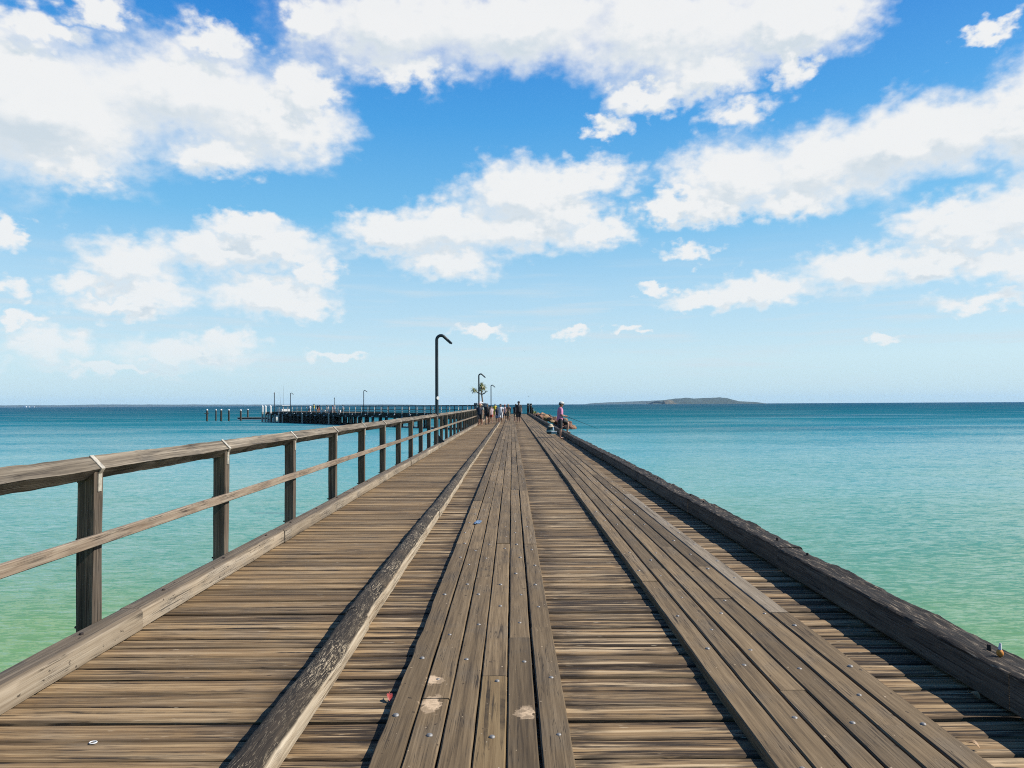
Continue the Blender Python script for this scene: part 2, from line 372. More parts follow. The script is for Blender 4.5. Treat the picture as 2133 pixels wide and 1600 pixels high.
# ------------------------------------------------------------------ sea
WZ = -2.6
def make_sea():
    m, t, b = new_mat('sea_water')
    geo = t.n('ShaderNodeNewGeometry').outputs['Position']
    sx = t.n('ShaderNodeSeparateXYZ'); t.put(sx.inputs[0], geo)
    X, Y = sx.outputs[0], sx.outputs[1]
    # the bed falls away from the shore: green sand shallows, then turquoise, then deep blue
    wob = t.noise(t.vm('MULTIPLY', geo, (.020, .075, 0)), 1, 5, .6, .5)
    wob2 = t.noise(t.vm('MULTIPLY', geo, (.0035, .012, 0)), 1, 4, .6)
    yy = t.math('MULTIPLY', t.math('MAXIMUM', Y, 3.0), t.mr(wob, .2, .8, .66, 1.5, 'LINEAR'))
    lg = t.math('LOGARITHM', yy, 10.0)                       # 0.5 .. 4
    f = t.mr(lg, .7, 3.6, 0, 1, 'LINEAR')
    def p(d): return (math.log10(d) - .7) / 2.9
    col = t.ramp(f, [(p(6), (.22, .37, .110)), (p(14), (.165, .335, .135)), (p(22), (.112, .315, .215)), (p(38), (.085, .335, .295)),
                     (p(70), (.045, .305, .335)), (p(130), (.020, .235, .275)), (p(260), (.012, .160, .195)), (p(900), (.007, .10, .135)), (p(3500), (.006, .072, .105))])
    # weed beds, wind lanes and cloud shadows painted into the colour further out
    wd = t.math('MULTIPLY', t.mr(wob2, .50, .68), t.mr(lg, 1.75, 2.2, 0, .5))
    col = t.mix(wd, col, (.003, .045, .085))
    col = t.vm('SCALE', col); t.nt.nodes[-1].inputs['Scale'].default_value = ALB * .98
    t.put(b.inputs['Base Color'], col)
    b.inputs['Roughness'].default_value = .10
    b.inputs['IOR'].default_value = 1.33
    b.inputs['Specular IOR Level'].default_value = .42
    def slopes(sc, amp, det=3.0, off=(0, 0, 0)):
        nd = t.n('ShaderNodeTexNoise'); t.put(nd.inputs['Vector'], t.vm('ADD', t.vm('MULTIPLY', geo, sc), off)); nd.inputs['Detail'].default_value = det
        nd.inputs['Roughness'].default_value = .6; nd.inputs['Distortion'].default_value = .4
        return t.vm('MULTIPLY', t.vm('SUBTRACT', nd.outputs['Color'], (.5, .5, .5)), (amp * .55, amp, 0))
    sl = t.vm('ADD', slopes((.55, 1.9, 0), .80), t.vm('ADD', slopes((.10, .40, 0), .30, 3, (5, 9, 0)), slopes((2.4, 7.0, 0), .36, 2, (1, 3, 0))))
    lean = t.math('MULTIPLY', t.mr(lg, 1.55, 2.6, -.09, -.38), t.mr(t.noise(t.vm('MULTIPLY', geo, (.012, .06, 0)), 1, 4, .6, .4), .3, .7, .55, 1.4, 'LINEAR'))
    lv = t.n('ShaderNodeCombineXYZ'); t.put(lv.inputs[1], lean); lv.inputs[2].default_value = 1.0; leanv = lv.outputs[0]
    t.put(b.inputs['Specular IOR Level'], t.mr(lg, 1.7, 2.6, .46, .20))
    nrm = t.vm('NORMALIZE', t.vm('ADD', sl, leanv))     # wind waves lean in towards the shore
    t.put(b.inputs['Normal'], nrm)
    me = bpy.data.meshes.new('sea')
    S = 11500.0
    me.from_pydata([(-S, -400, WZ), (S, -400, WZ), (S, S, WZ), (-S, S, WZ)], [], [(0, 1, 2, 3)])
    me.materials.append(m)
    o = bpy.data.objects.new('sea', me); COL.objects.link(o)
    tag(o, 'calm turquoise sea, green near the pier and dark blue at the horizon', 'sea', kind='structure')
make_sea()

# ------------------------------------------------------------------ pier
Y0, Y1 = -2.5, 118.6
XL, XR = -2.93, 2.88
pier = tag(empty('pier', (0, 0, 0)), 'weathered timber pier running straight out to sea with two plank tracks', 'pier')

def make_deck():
    mb = MB(); y = Y0; i = 0
    while y < Y1:
        w = random.uniform(.150, .186); gap = random.choice((.010, .016, .022, .029)) if y < 40 else .018
        rnd = random.random(); dz = random.uniform(-.005, .004); tilt = random.uniform(-.010, .010)
        n = 64 if y < 9 else (30 if y < 22 else (12 if y < 45 else 4))
        sd = random.uniform(0, 500)
        amp = 1.0 if y < 45 else .3
        sec = [(0, -.09), (w, -.09), (w, -.009), (w - .006, -.001), (w * .72, .0), (w * .5, .0), (w * .27, .0), (.006, -.001), (0, -.009)]
        def fn(t, u, z, w=w, sd=sd, dz=dz, tilt=tilt, amp=amp):
            X = t + XL
            rough = 1.0 if X > -1.1 else .5
            e = 0.0; q = dz + (u - w / 2) * tilt
            if z > -.05:
                q += amp * rough * .0035 * mnoise.noise(V((t * .9, u * 30, sd)))
                if u < .02 or u > w - .02:
                    e = amp * rough * (.008 * mnoise.noise(V((t * 1.6, u * 9, sd + 40))) + .004 * mnoise.noise(V((t * 9, u * 9, sd + 90))))
                    q -= amp * rough * .003 * max(0, mnoise.noise(V((t * 2.1, u * 9, sd + 10))))
            return (e, q)
        j0, j1 = random.uniform(-.02, .02), random.uniform(-.02, .02)
        mb.strip((XL + j0, y, 0), (1, 0, 0), (0, 1, 0), (0, 0, 1), XR - XL + j1, sec, n, rnd, fn)
        y += w + gap; i += 1
    return mb
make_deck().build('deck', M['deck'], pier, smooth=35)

# stringers and piles that carry the deck
for x in (-2.6, -1.5, -.4, .7, 1.8, 2.6):
    mb = MB(); mb.box((x, (Y0 + Y1) / 2, -.26), (.11, (Y1 - Y0) / 2, .165), bev=.01); mb.build('stringer', M['jetty'], pier)
for k in range(17):
    y = 1.0 + k * 7.2
    mb = MB(); mb.box((0, y, -.58), (2.95, .14, .15)); mb.build('crossbeam', M['jetty'], pier)
    for x in (-2.4, 0, 2.4):
        mb = MB(); mb.tube([(x, y, -.73), (x, y, -3.6)], [.17, .19], 12, random.random()); mb.build('pile', M['pile'], pier, smooth=40)

def make_track(x0, npl, wpl, ztop, seed, special):
    """longitudinal running planks: one mesh, planks butt jointed every few metres"""
    rr = random.Random(seed); mb = MB(); gaps = []
    for k in range(npl):
        y = Y0 - rr.uniform(0, 3)
        xk = x0 + k * wpl
        first = True
        pre = list(special.get(k, []))
        while y < Y1 - .3:
            if pre:
                yn, mat = pre.pop(0)
            else:
                yn, mat = y + rr.choice((2.1, 2.8, 3.4, 3.6, 4.2, 5.0)), 0
            ye = min(yn, Y1 - .3)
            L = ye - y - .004
            if L > .05:
                rnd = rr.random(); sd = rr.uniform(0, 500)
                w = wpl - rr.uniform(.006, .013); ox = rr.uniform(-.003, .003); dz = rr.uniform(-.004, .003)
                n = max(2, int(L / (.07 if y < 8 else (.2 if y < 30 else 1.5))))
                c = .007
                sec = [(0, -.058), (w, -.058), (w, -c), (w - c, 0), (w * .5, .001), (c, 0), (0, -c)]
                edge = (k == 0 and x0 < 0)
                def fn(t, u, z, sd=sd, dz=dz, edge=edge, w=w, y=y):
                    e = .004 * mnoise.noise(V((t * .55, sd, u * 3))) + .0022 * mnoise.noise(V((t * 4.1, sd, u * 40)))
                    if edge and u < w * .3: e += .016 * max(0, mnoise.noise(V(((t + y) * 2.7, 3.3, z * 6))))
                    return (e, dz + .003 * mnoise.noise(V((t * .8, sd + 9, 0))))
                mb.strip((xk + ox, y, ztop), (0, 1, 0), (1, 0, 0), (0, 0, 1), L, sec, n, rnd, fn, mat)
            y = yn
    return mb
ZT = .060
sp_c = {0: [(2.2, 0), (5.05, 0), (8.2, 0)], 1: [(3.9, 0), (4.86, 0), (7.9, 0)], 2: [(2.4, 0), (6.6, 0)], 3: [(4.22, 2), (8.2, 0)], 4: [(2.3, 0), (4.9, 0), (11.2, 0)], 5: [(5.12, 0), (8.15, 0)]}
sp_r = {4: [(3.55, 0), (7.0, 0)], 5: [(5.45, 0), (9.2, 3), (12.6, 3)]}
XC0, WPL = -.652, .1555
XR0, WPR = 1.150, .1600
tr_c = make_track(XC0, 6, WPL, ZT, 11, sp_c).build('plank_track', [M['track'], M['track'], M['track_new'], M['track_pale']], pier, smooth=35)
tr_c['label'] = 'central track of six lengthwise planks with paint spots'
tr_r = make_track(XR0, 6, WPR, ZT, 23, sp_r).build('plank_track', [M['track'], M['track'], M['track_new'], M['track_pale']], pier, smooth=35)
tr_r['label'] = 'right hand track of six lengthwise planks along the heavy kerb'

# dome headed bolts in the planks: the nearest hundred singly, the rest as one mesh per track
bolt_mb = MB(); bolt_mb.lathe((0, 0, 0), [(.019, -.002), (.0185, .003), (.015, .008), (.008, .0105), (.001, .0112)], 12)
bolt_me = bolt_mb.mesh('bolt', M['bolt'], smooth=60)
nb = 0
for (tr, x0, wp, ph) in ((tr_c, XC0, WPL, 3.43), (tr_r, XR0, WPR, 3.60)):
    pts = []
    for k in range(6):
        p0 = ph if k in (1, 3, 5) else ph + .33
        for j in range(-2, 62):
            y = p0 + j * .735 + random.uniform(-.07, .07)
            if y < 1.2: continue
            if random.random() < .30: continue
            pts.append((y, x0 + (k + .5) * wp + random.uniform(-.032, .032)))
    pts.sort()
    rest = MB()
    for q, (y, x) in enumerate(pts):
        if y > 32: continue
        if q < 50:
            o = bpy.data.objects.new('bolt', bolt_me); COL.objects.link(o); o.parent = tr; o.location = (x, y, ZT - .002)
            o.scale = (random.uniform(.65, .92),) * 3
        else:
            s_ = random.uniform(.55, .8)
            rest.lathe((x, y, ZT - .002), [(.019 * s_, 0), (.015 * s_, .008 * s_), (.002, .011 * s_)], 7)
    ro = rest.build('bolt', M['bolt'], tr, smooth=60); ro['kind'] = 'stuff'

def noisy(amp, f, sd, zmin=-9):
    def fn(t, u, w):
        return (amp * mnoise.noise(V((t * f, u * 14 + sd, w * 14))), amp * mnoise.noise(V((t * f, u * 14 + 77 + sd, w * 14))))
    return fn

# left kerb: pale square timbers
js = [-1.7, 1.8, 5.3, 8.6, 12.2, 15.7]
while js[-1] < Y1 - 3: js.append(js[-1] + random.uniform(3.3, 3.7))
js.append(Y1)
for a, b_ in zip(js[:-1], js[1:]):
    mb = MB(); rnd = random.random(); sd = random.uniform(0, 300); w, h, c = .172, .148, .014
    ox = random.uniform(-.008, .008); oz = random.uniform(.004, .012)
    sec = [(c, 0), (w - .004, 0), (w, .01), (w, h * .5), (w, h - c * 1.6), (w - c * 1.4, h), (w * .5, h + .003), (c, h), (0, h - c), (0, c)]
    n = 70 if a < 9 else (24 if a < 30 else 4)
    mb.strip((-2.915 + ox, a, oz), (0, 1, 0), (1, 0, 0), (0, 0, 1), b_ - a - .006, sec, n, rnd, noisy(.005, 1.6, sd))
    k = mb.build('kerb_beam', M['kerb_l'], pier, smooth=40)
    for q in (.5, 1.7, 2.9):
        if a + q < b_ - .1 and a < 26:
            m2 = MB(); m2.tube([(-2.83, a + q, oz + h - .008), (-2.83, a + q, oz + h + .014)], [.016, .012], 7); m2.build('bolt', M['rust'], k, smooth=40)

# right kerb: heavy dark baulks standing on packers
js = [-1.2, 3.77, 7.03, 10.6, 13.8]
js = [-3.0, .3] + js[1:]
while js[-1] < Y1 - 4: js.append(js[-1] + random.uniform(3.2, 3.6))
js.append(Y1 - 1.2)
for a, b_ in zip(js[:-1], js[1:]):
    mb = MB(); rnd = random.random(); sd = random.uniform(0, 300); w, h = .245, .20
    ox = random.uniform(-.012, .012); oz = .034 + random.uniform(-.004, .006)
    sec = [(.003, 0), (w - .01, 0), (w, .02), (w, h * .5), (w - .002, h - .02), (w - .014, h - .002), (w * .78, h), (w * .58, h + .002), (w * .38, h), (w * .2, h), (.012, h - .001), (.001, h - .010), (0, h * .66), (0, h * .33), (0, .006)]
    n = 110 if a < 9 else (50 if a < 25 else 6)
    def fn(t, u, z, sd=sd, h=h, w=w):
        k = (1.0 if u > w * .45 else .30) if z > h * .85 else .15
        q = .018 * mnoise.noise(V((t * 1.3, u * 12, sd))) + .014 * mnoise.noise(V((t * 5, u * 40, sd + 5))) + .006 * mnoise.noise(V((t * 17, u * 70, sd + 15)))
        if u > w * .6 and z > h * .5: q += .020 * mnoise.noise(V((t * 2.3, 4, sd + 50))) - .006
        return (.006 * k * mnoise.noise(V((t * 2, z * 20, sd + 20))) + (.012 * mnoise.noise(V((t * 3.1, z * 9, sd + 70))) if u > w * .8 else 0), q * k)
    mb.strip((2.600 + ox, a, oz), (0, 1, 0), (1, 0, 0), (0, 0, 1), b_ - a - .012, sec, n, rnd, fn)
    k = mb.build('kerb_beam', M['kerb_r'], pier, smooth=40)
    m2 = MB()
    for q in (.25, (b_ - a) / 2, b_ - a - .3):
        m2 = MB(); m2.box((2.735, a + q, .018), (.10, .13, .017)); m2.build('packer', M['jetty'], pier)
    if a < 20:
        for q in (.35, b_ - a - .4):
            m2 = MB(); m2.tube([(2.73, a + q, oz + h - .02), (2.73, a + q, oz + h + .03)], [.014, .011], 7); m2.build('bolt', M['rust'], k, smooth=40)

# the charred half-round guard log between footway and track
js = [-2.2, .6, 5.3, 10.4]
while js[-1] < Y1 - 6: js.append(js[-1] + random.uniform(4.4, 5.4))
js.append(Y1 - .8)
for a, b_ in zip(js[:-1], js[1:]):
    mb = MB(); rnd = random.random(); sd = random.uniform(0, 300); s_ = random.uniform(.95, 1.06)
    sec = [(-.075, 0), (.085, 0), (.088, .045), (.086, .082), (.070, .112), (.045, .135), (.012, .147), (-.022, .146), (-.052, .132), (-.074, .105), (-.086, .070), (-.085, .03)]
    sec = [(u * s_, z * s_) for u, z in sec]
    n = max(2, int((b_ - a) / (.035 if a < 10 else (.10 if a < 30 else 1.0))))
    ox = random.uniform(-.012, .012)
    def fn(t, u, z, sd=sd):
        am = 1.0 if z > .02 else .1
        q = .012 * mnoise.noise(V((t * .9, u * 5, sd))) + .007 * mnoise.noise(V((t * 4.5, u * 55, sd + 9))) + .004 * mnoise.noise(V((t * 14, u * 70, sd + 19)))
        e = .010 * mnoise.noise(V((t * 1.3, z * 6, sd + 31))) + .006 * mnoise.noise(V((t * 8, z * 40, sd + 61)))
        return (e * (1.0 if u < .05 else .55), q * am)
    mb.strip((-1.158 + ox, a, .002), (0, 1, 0), (1, 0, 0), (0, 0, 1), b_ - a - .012, sec, n, rnd, fn)
    mb.build('guard_log', M['log'], pier, smooth=50)

# ------------------------------------------------------------------ railing on the left
rail = tag(empty('railing', (-2.97, 5.0, 0)), 'weathered timber railing with diamond top rail along the left side of the pier', 'railing')
SP = 2.268; PY = [5.04 + SP * k for k in range(-2, 50)]
PX = -2.985
def post_mesh():
    mb = MB(); w, d = .125, .105
    sec = [(-w / 2 + .008, -d / 2), (w / 2 - .006, -d / 2), (w / 2, -d / 2 + .008), (w / 2, d / 2 - .006), (w / 2 - .006, d / 2), (-w / 2 + .006, d / 2), (-w / 2, d / 2 - .006), (-w / 2, -d / 2 + .008)]
    return mb, sec
for i, y in enumerate(PY):
    mb, sec = post_mesh()
    sd = random.uniform(0, 99); rnd = random.random()
    mb.strip((PX, y, -.75), (0, 0, 1), (1, 0, 0), (0, 1, 0), 1.955, sec, 14 if y < 30 else 2, rnd, noisy(.004, 2.2, sd))
    po = mb.build('post', M['post'], rail, smooth=40)
    if y < 40:
        for z in (1.12, .715, .10):
            m2 = MB(); m2.tube([(PX - .062, y + random.uniform(-.02, .02), z), (PX - .092, y, z)], .009, 8); m2.build('bolt', M['rust'], po, smooth=40)
    # strap over the rail
    m2 = MB()
    zc = 1.212; hd = .0875
    p = [V((PX + .004, y, zc + hd + .004)), V((PX + hd + .004, y, zc + .002)), V((PX + .068, y, zc - .035)), V((PX + .0665, y, zc - .16))]
    t_ = .004
    for a, b_ in zip(p[:-1], p[1:]):
        d = (b_ - a); L = d.length; d.normalize(); nn = V((d.z, 0, -d.x))
        m2.strip(a, d, (0, 1, 0), nn, L, [(-.022, -t_), (.022, -t_), (.022, t_), (-.022, t_)], 1, .5)
    m2.build('strap', M['strap'], rail)
# diamond top rail, in lengths
tops = [PY[0] - .6] + [PY[k] for k in range(2, len(PY), 2)] + [117.6]
for a, b_ in zip(tops[:-1], tops[1:]):
    mb = MB(); hd = .0865; c = .010; sd = random.uniform(0, 99)
    sec = [(0 + c, -hd + c), (hd - c, -c), (hd, 0), (hd - c, c), (hd * .5, hd * .5), (c, hd - c), (0, hd), (-c, hd - c), (-hd + c, c), (-hd, 0), (-hd + c, -c), (-c, -hd + c)]
    sag = random.uniform(.0, .008)
    def fn(t, u, w, sd=sd, L=b_ - a, sag=sag):
        return (.009 * mnoise.noise(V((t * 1.9, u * 22, sd))) + .004 * mnoise.noise(V((t * 9, u * 40, sd + 8))), .009 * mnoise.noise(V((t * 1.4, u * 16, sd + 30))) - sag * math.sin(math.pi * t / L) ** 2 + .004 * mnoise.noise(V((t * 7, u * 25, sd + 3))))
    mb.strip((PX, a, 1.212), (0, 1, 0), (1, 0, 0), (0, 0, 1), b_ - a - .006, sec, 110 if a < 20 else (30 if a < 40 else 4), random.random(), fn)
    mb.build('top_rail', M['rail'], rail, smooth=35)
mids = [PY[0] - .6] + [PY[k] + .05 for k in range(1, len(PY), 3)] + [117.4]
for a, b_ in zip(mids[:-1], mids[1:]):
    mb = MB(); sd = random.uniform(0, 99); c = .005
    sec = [(0, c), (c, 0), (.038 - c, 0), (.038, c), (.038, .08 - c), (.038 - c, .08), (c, .08), (0, .08 - c)]
    mb.strip((PX + .064, a, .680), (0, 1, 0), (1, 0, 0), (0, 0, 1), b_ - a - .005, sec, 40 if a < 30 else 4, random.random(), noisy(.003, 1.2, sd))
    mb.build('mid_rail', M['midrail'], rail, smooth=35)

# ------------------------------------------------------------------ hooked lamp posts
def make_lamp(name):
    root = empty(name, (0, 0, 0))
    mb = MB(); r = .062; H = 4.27
    pts = [(0, 0, .02), (0, 0, 1.2), (0, 0, H - .22)]
    Rb = .17
    for k in range(1, 10):
        a = math.pi - R(138) * k / 9
        pts.append((Rb + Rb * math.cos(a), 0, H - .22 + Rb * math.sin(a)))
    last = V(pts[-1]); d = V((math.sin(R(48)), 0, -math.cos(R(48)) * .92)).normalized()
    d = V((.73, 0, -.68))
    pts += [tuple(last + d * .20), tuple(last + d * .36)]
    mb.tube(pts, [r * 1.15, r * 1.05, r] + [r * .97] * 9 + [r * .9, r * .85], 14)
    mb.build('pole', M['lamp'], root, smooth=45)
    m2 = MB(); e = last + d * .20
    U = V((0, 1, 0)); W = d.cross(U)
    m2.strip(e - d * .02, d, U, W, .22, [(-.07, -.03), (.07, -.03), (.07, .035), (.04, .05), (-.04, .05), (-.07, .035)], 1, .5)
    m2.build('lamp_head', M['lamp'], root)
    m3 = MB(); m3.box((.02, 0, .012), (.15, .13, .012), bev=.005)
    bp = m3.build('base_plate', M['lamp'], root)
    m4 = MB(); m4.strip((.055, -.012, .024), (0, 1, 0), (1, 0, 0), (0, 0, 1), .024, [(0, 0), (.24, 0), (.24, .03), (0, .30)], 1, .5)
    m4.build('bracket', M['lamp'], root)
    return root
lamp0 = make_lamp('lamp_post')
lamps = [((-2.955, 27.9, .155), 'nearest and tallest hooked lamp post, with a round white disc on its pole'),
         ((-2.955, 63.3, .155), 'second dark hooked lamp post along the pier, overlapping the pandanus crown'),
         ((-2.955, 99.8, .155), 'smallest of the dark hooked lamp posts along the pier, right of the pandanus tree')]
LG = 'dark hooked lamp posts'
for i, (loc, lab) in enumerate(lamps):
    o = lamp0 if i == 0 else copy_tree(lamp0)
    o.location = loc; tag(o, lab, 'lamp post', LG)
mb = MB(); mb.tube([(.045, -.052, 1.76), (.055, -.064, 1.76)], [.068, .066], 16)
dsc = bpy.data.objects.new('disc', mb.mesh('disc', M['white'], smooth=40)); COL.objects.link(dsc); dsc.parent = lamp0

# ------------------------------------------------------------------ people
def skin_mesh(verts, edges, radii, sub=2):
    me = bpy.data.meshes.new('sk'); me.from_pydata([tuple(v) for v in verts], edges, [])
    ob = bpy.data.objects.new('sk', me); COL.objects.link(ob)
    ob.modifiers.new('s', 'SKIN')
    sv = me.skin_vertices[0].data
    for i, r in enumerate(radii):
        sv[i].radius = (r, r) if not hasattr(r, '__len__') else r
        sv[i].use_root = (i == 0)
    sm = ob.modifiers.new('u', 'SUBSURF'); sm.levels = sub; sm.render_levels = sub
    dg = bpy.context.evaluated_depsgraph_get(); dg.update()
    res = bpy.data.meshes.new_from_object(ob.evaluated_get(dg))
    bpy.data.objects.remove(ob); bpy.data.meshes.remove(me)
    res.polygons.foreach_set('use_smooth', [True] * len(res.polygons))
    return res

def dirv(ax, az=0.0):
    """limb direction: straight down, swung forward by ax (rad) and out to +x by az"""
    return V((math.sin(az), math.sin(ax) * math.cos(az), -math.cos(ax) * math.cos(az)))

def person(loc, face, height, label, body='skin', shirt=None, shorts='black', hair='hair', hat=None, legs=((.25, .05), (-.2, -.45)),
           arms=((-.2, .15), (.2, .35)), lean=0.0, headtilt=0.0, sub=2, long_hair=False, sleeve=.55, shortlen=.85, group=None, feet=None, hands=None, knees=None, elbows=None, shoes=None, dress=None):
    """legs: (thigh, shin) forward angles for right,left; arms: (upper, fore) likewise"""
    S = height / 1.75
    root = empty('person', loc, face)
    L = math.tan(lean)
    def up(x, y, z): return V((x, y + (z - .93) * L, z))
    J = {'pel': V((0, 0, .95)), 'spn': up(0, .005, 1.12), 'chs': up(0, .0, 1.32), 'nk0': up(0, -.005, 1.45), 'nk1': up(0, .008, 1.495),
         'jaw': up(0, .035 + headtilt * .5, 1.545), 'hd': up(0, .022 + headtilt, 1.625), 'crn': up(0, .010 + headtilt, 1.70)}
    vs = []; es = []; rs = []; ix = {}
    def add(n, p, r, par=None):
        ix[n] = len(vs); vs.append(V(p)); rs.append(r)
        if par: es.append((ix[par], ix[n]))
        J[n] = V(p)
    add('pel', J['pel'], (.145, .105)); add('spn', J['spn'], (.125, .095), 'pel'); add('chs', J['chs'], (.150, .105), 'spn')
    add('nk0', J['nk0'], (.095, .08), 'chs'); add('nk1', J['nk1'], .064, 'nk0'); add('jaw', J['jaw'], (.074, .088), 'nk1'); add('hd', J['hd'], (.090, .108), 'jaw'); add('crn', J['crn'], (.078, .092), 'hd')
    for s, q in ((1, 0), (-1, 1)):
        n = 'R' if s > 0 else 'L'
        sh = up(.185 * s, 0, 1.405)
        add(n + 'sh', sh, .068, 'chs')
        if elbows and elbows[q]: el = V(elbows[q])
        else: el = sh + dirv(arms[q][0], .13 * s) * .29
        if hands and hands[q]: wr = V(hands[q])
        else: wr = el + dirv(arms[q][1], .06 * s) * .25
        add(n + 'ua', sh.lerp(el, .5), .056, n + 'sh'); add(n + 'el', el, .046, n + 'ua'); add(n + 'fa', el.lerp(wr, .4), .044, n + 'el'); add(n + 'wr', wr, .031, n + 'fa')
        d = (wr - el).normalized()
        side = V((1, 0, 0)) if abs(d.x) < .8 else V((0, 1, 0))
        fw = (V((0, 1, 0)) - d * d.y).normalized() if abs(d.y) < .9 else V((0, 0, 1))
        pc = wr + d * .055
        add(n + 'pm', pc, (.030, .020), n + 'wr')
        for k, (off, ln) in enumerate(((.026, .070), (.009, .080), (-.009, .075), (-.026, .060))):
            b0 = pc + fw * off + d * .035; cu = V((-s, 0, 0)) * .018
            add(n + 'f%d' % k, b0, .0095, n + 'pm'); add(n + 'g%d' % k, b0 + d * ln * .55 + cu * .5, .009, n + 'f%d' % k); add(n + 'h%d' % k, b0 + d * ln + cu * 1.6, .0075, n + 'g%d' % k)
        add(n + 't0', pc + fw * .036 - d * .015, .011, n + 'pm'); add(n + 't1', pc + fw * .056 + d * .03, .009, n + 't0')
        hp = V((.092 * s, 0, .90)); add(n + 'hp', hp, .088, 'pel')
        if knees and knees[q]: kn = V(knees[q])
        else: kn = hp + dirv(legs[q][0], .01 * s) * .43
        if feet and feet[q]: an = V(feet[q])
        else: an = kn + dirv(legs[q][1]) * .40
        add(n + 'th', hp.lerp(kn, .45), .090, n + 'hp'); add(n + 'kn', kn, .064, n + 'th'); add(n + 'cf', kn.lerp(an, .35), .066, n + 'kn'); add(n + 'an', an, .042, n + 'cf')
        sh_a = (legs[q][1] if not (feet and feet[q]) else 0)
        tf = V((.02 * s, math.cos(sh_a * .6), math.sin(min(0, sh_a) * .6))).normalized()
        add(n + 'ft', an + tf * .08 + V((0, 0, -.035)), (.038, .028), n + 'an'); add(n + 'to', an + tf * .165 + V((0, 0, -.042)), (.034, .019), n + 'ft')
    bm_ = skin_mesh(vs, es, rs, sub)
    zmin = min(v.co.z for v in bm_.vertices)
    T = Matrix.Translation((0, 0, -zmin * S)) @ Matrix.Scale(S, 4)
    def link(name, me, mat, parent=root):
        me.transform(T); me.materials.clear(); me.materials.append(M[mat]); me.name = name
        for nm_, tp, dv in ():
            pass
        o = bpy.data.objects.new(name, me); COL.objects.link(o); o.parent = parent; return o
    link('body', bm_, body)
    def mbobj(name, mb, mat):
        me = mb.mesh(name, M[mat], smooth=60); me.transform(T)
        o = bpy.data.objects.new(name, me); COL.objects.link(o); o.parent = root; return o
    def loft(mb, rows, n=18):
        rg = []
        for k, (c, rx, ry) in enumerate(rows):
            c = V(c); rg.append([c + V((rx * math.cos(2 * PI * q / n), ry * math.sin(2 * PI * q / n), .012 * math.sin(q * 2.4 + k))) for q in range(n)])
        mb.ring_strip(rg, rg, random.random())
    PI = math.pi
    if shirt:
        mb = MB()
        loft(mb, [(up(0, 0, .865), .178, .142), (up(0, 0, .89), .192, .150), (up(0, .005, 1.0), .182, .146), (up(0, .005, 1.12), .176, .138), (up(0, .002, 1.30), .200, .142), (up(0, -.004, 1.40), .196, .118), (up(0, -.006, 1.445), .130, .095), (up(0, -.004, 1.475), .082, .080), (up(0, -.004, 1.46), .05, .05)])
        for n in 'RL':
            a, b_ = J[n + 'sh'], J[n + 'el']; q = V((a.x * .72, a.y, a.z - .005))
            pts = [q, a + V((0, 0, -.006)), a.lerp(b_, sleeve * .55), a.lerp(b_, sleeve), a.lerp(b_, sleeve - .03)]
            mb.tube(pts, [.080, .086, .076, .080, .05], 12)
        mbobj('shirt', mb, shirt)
    if shorts or dress:
        mb = MB(); p = J['pel']
        if dress:
            loft(mb, [(p + V((0, 0, .12)), .17, .135), (p, .19, .155), (p + V((0, .01, -.3)), .215, .18), (p + V((0, .0, -.6)), .23, .20), (p + V((0, 0, -.80)), .225, .195), (p + V((0, 0, -.78)), .18, .15)])
            mbobj('skirt', mb, dress)
        else:
            loft(mb, [(p + V((0, 0, .10)), .166, .13), (p, .178, .142), (p + V((0, 0, -.07)), .176, .142), (p + V((0, 0, -.12)), .10, .10)])
            for n in 'RL':
                hp, kn = J[n + 'hp'], J[n + 'kn']
                d_ = (kn - hp)
                mb.tube([hp + V((0, 0, .02)) - d_ * .05, hp + d_ * .25, hp + d_ * shortlen * .7, hp + d_ * shortlen, hp + d_ * (shortlen - .03)], [.104, .112, .104, .106, .07], 14)
            mbobj('shorts', mb, shorts)
    H = J['hd']
    if hair:
        mb = MB(); mb.ell(H + V((0, -.022, .022)), .100, .116, .110, 14, 8, z0=-.55)
        if long_hair: mb.tube([H + V((0, -.07, .02)), H + V((0, -.10, -.10)), H + V((0, -.10, -.24)), H + V((0, -.09, -.32))], [.07, .085, .075, .03], 10)
        mbobj('hair', mb, hair)
    if hat:
        kind, mat = hat
        mb = MB()
        if kind == 'cap':
            mb.ell(H + V((0, -.006, .045)), .110, .126, .095, 14, 6, z0=-.1)
            mb.ring_strip([[H + V((x, .10 + y, .045 + z)) for x, y, z in ((-.075, 0, 0), (.075, 0, 0), (.075, 0, .012), (-.075, 0, .012))],
                           [H + V((x, .17 + y, .033 + z)) for x, y, z in ((-.05, 0, 0), (.05, 0, 0), (.05, 0, .008), (-.05, 0, .008))]], [[(0, 0, 0)] * 4] * 2, .5)
        else:
            mb.lathe(H + V((0, 0, .045)), [(.20, -.012), (.195, .0), (.120, .022), (.112, .08), (.085, .110), (.01, .118)], 18)
        mbobj('hat', mb, mat)
    if shoes:
        for n in 'RL':
            mb = MB(); a = J[n + 'an']; f = J[n + 'to']; d = (f - a); d.z = 0; d.normalize()
            mb.tube([a + V((0, 0, .05)), a + V((0, 0, -.02)), a + d * .09 + V((0, 0, -.035)), a + d * .17 + V((0, 0, -.045))], [.05, .052, .046, .03], 10)
            mbobj('shoe', mb, shoes)
    tag(root, label, 'person', group)
    return root, J, T

PI = math.pi
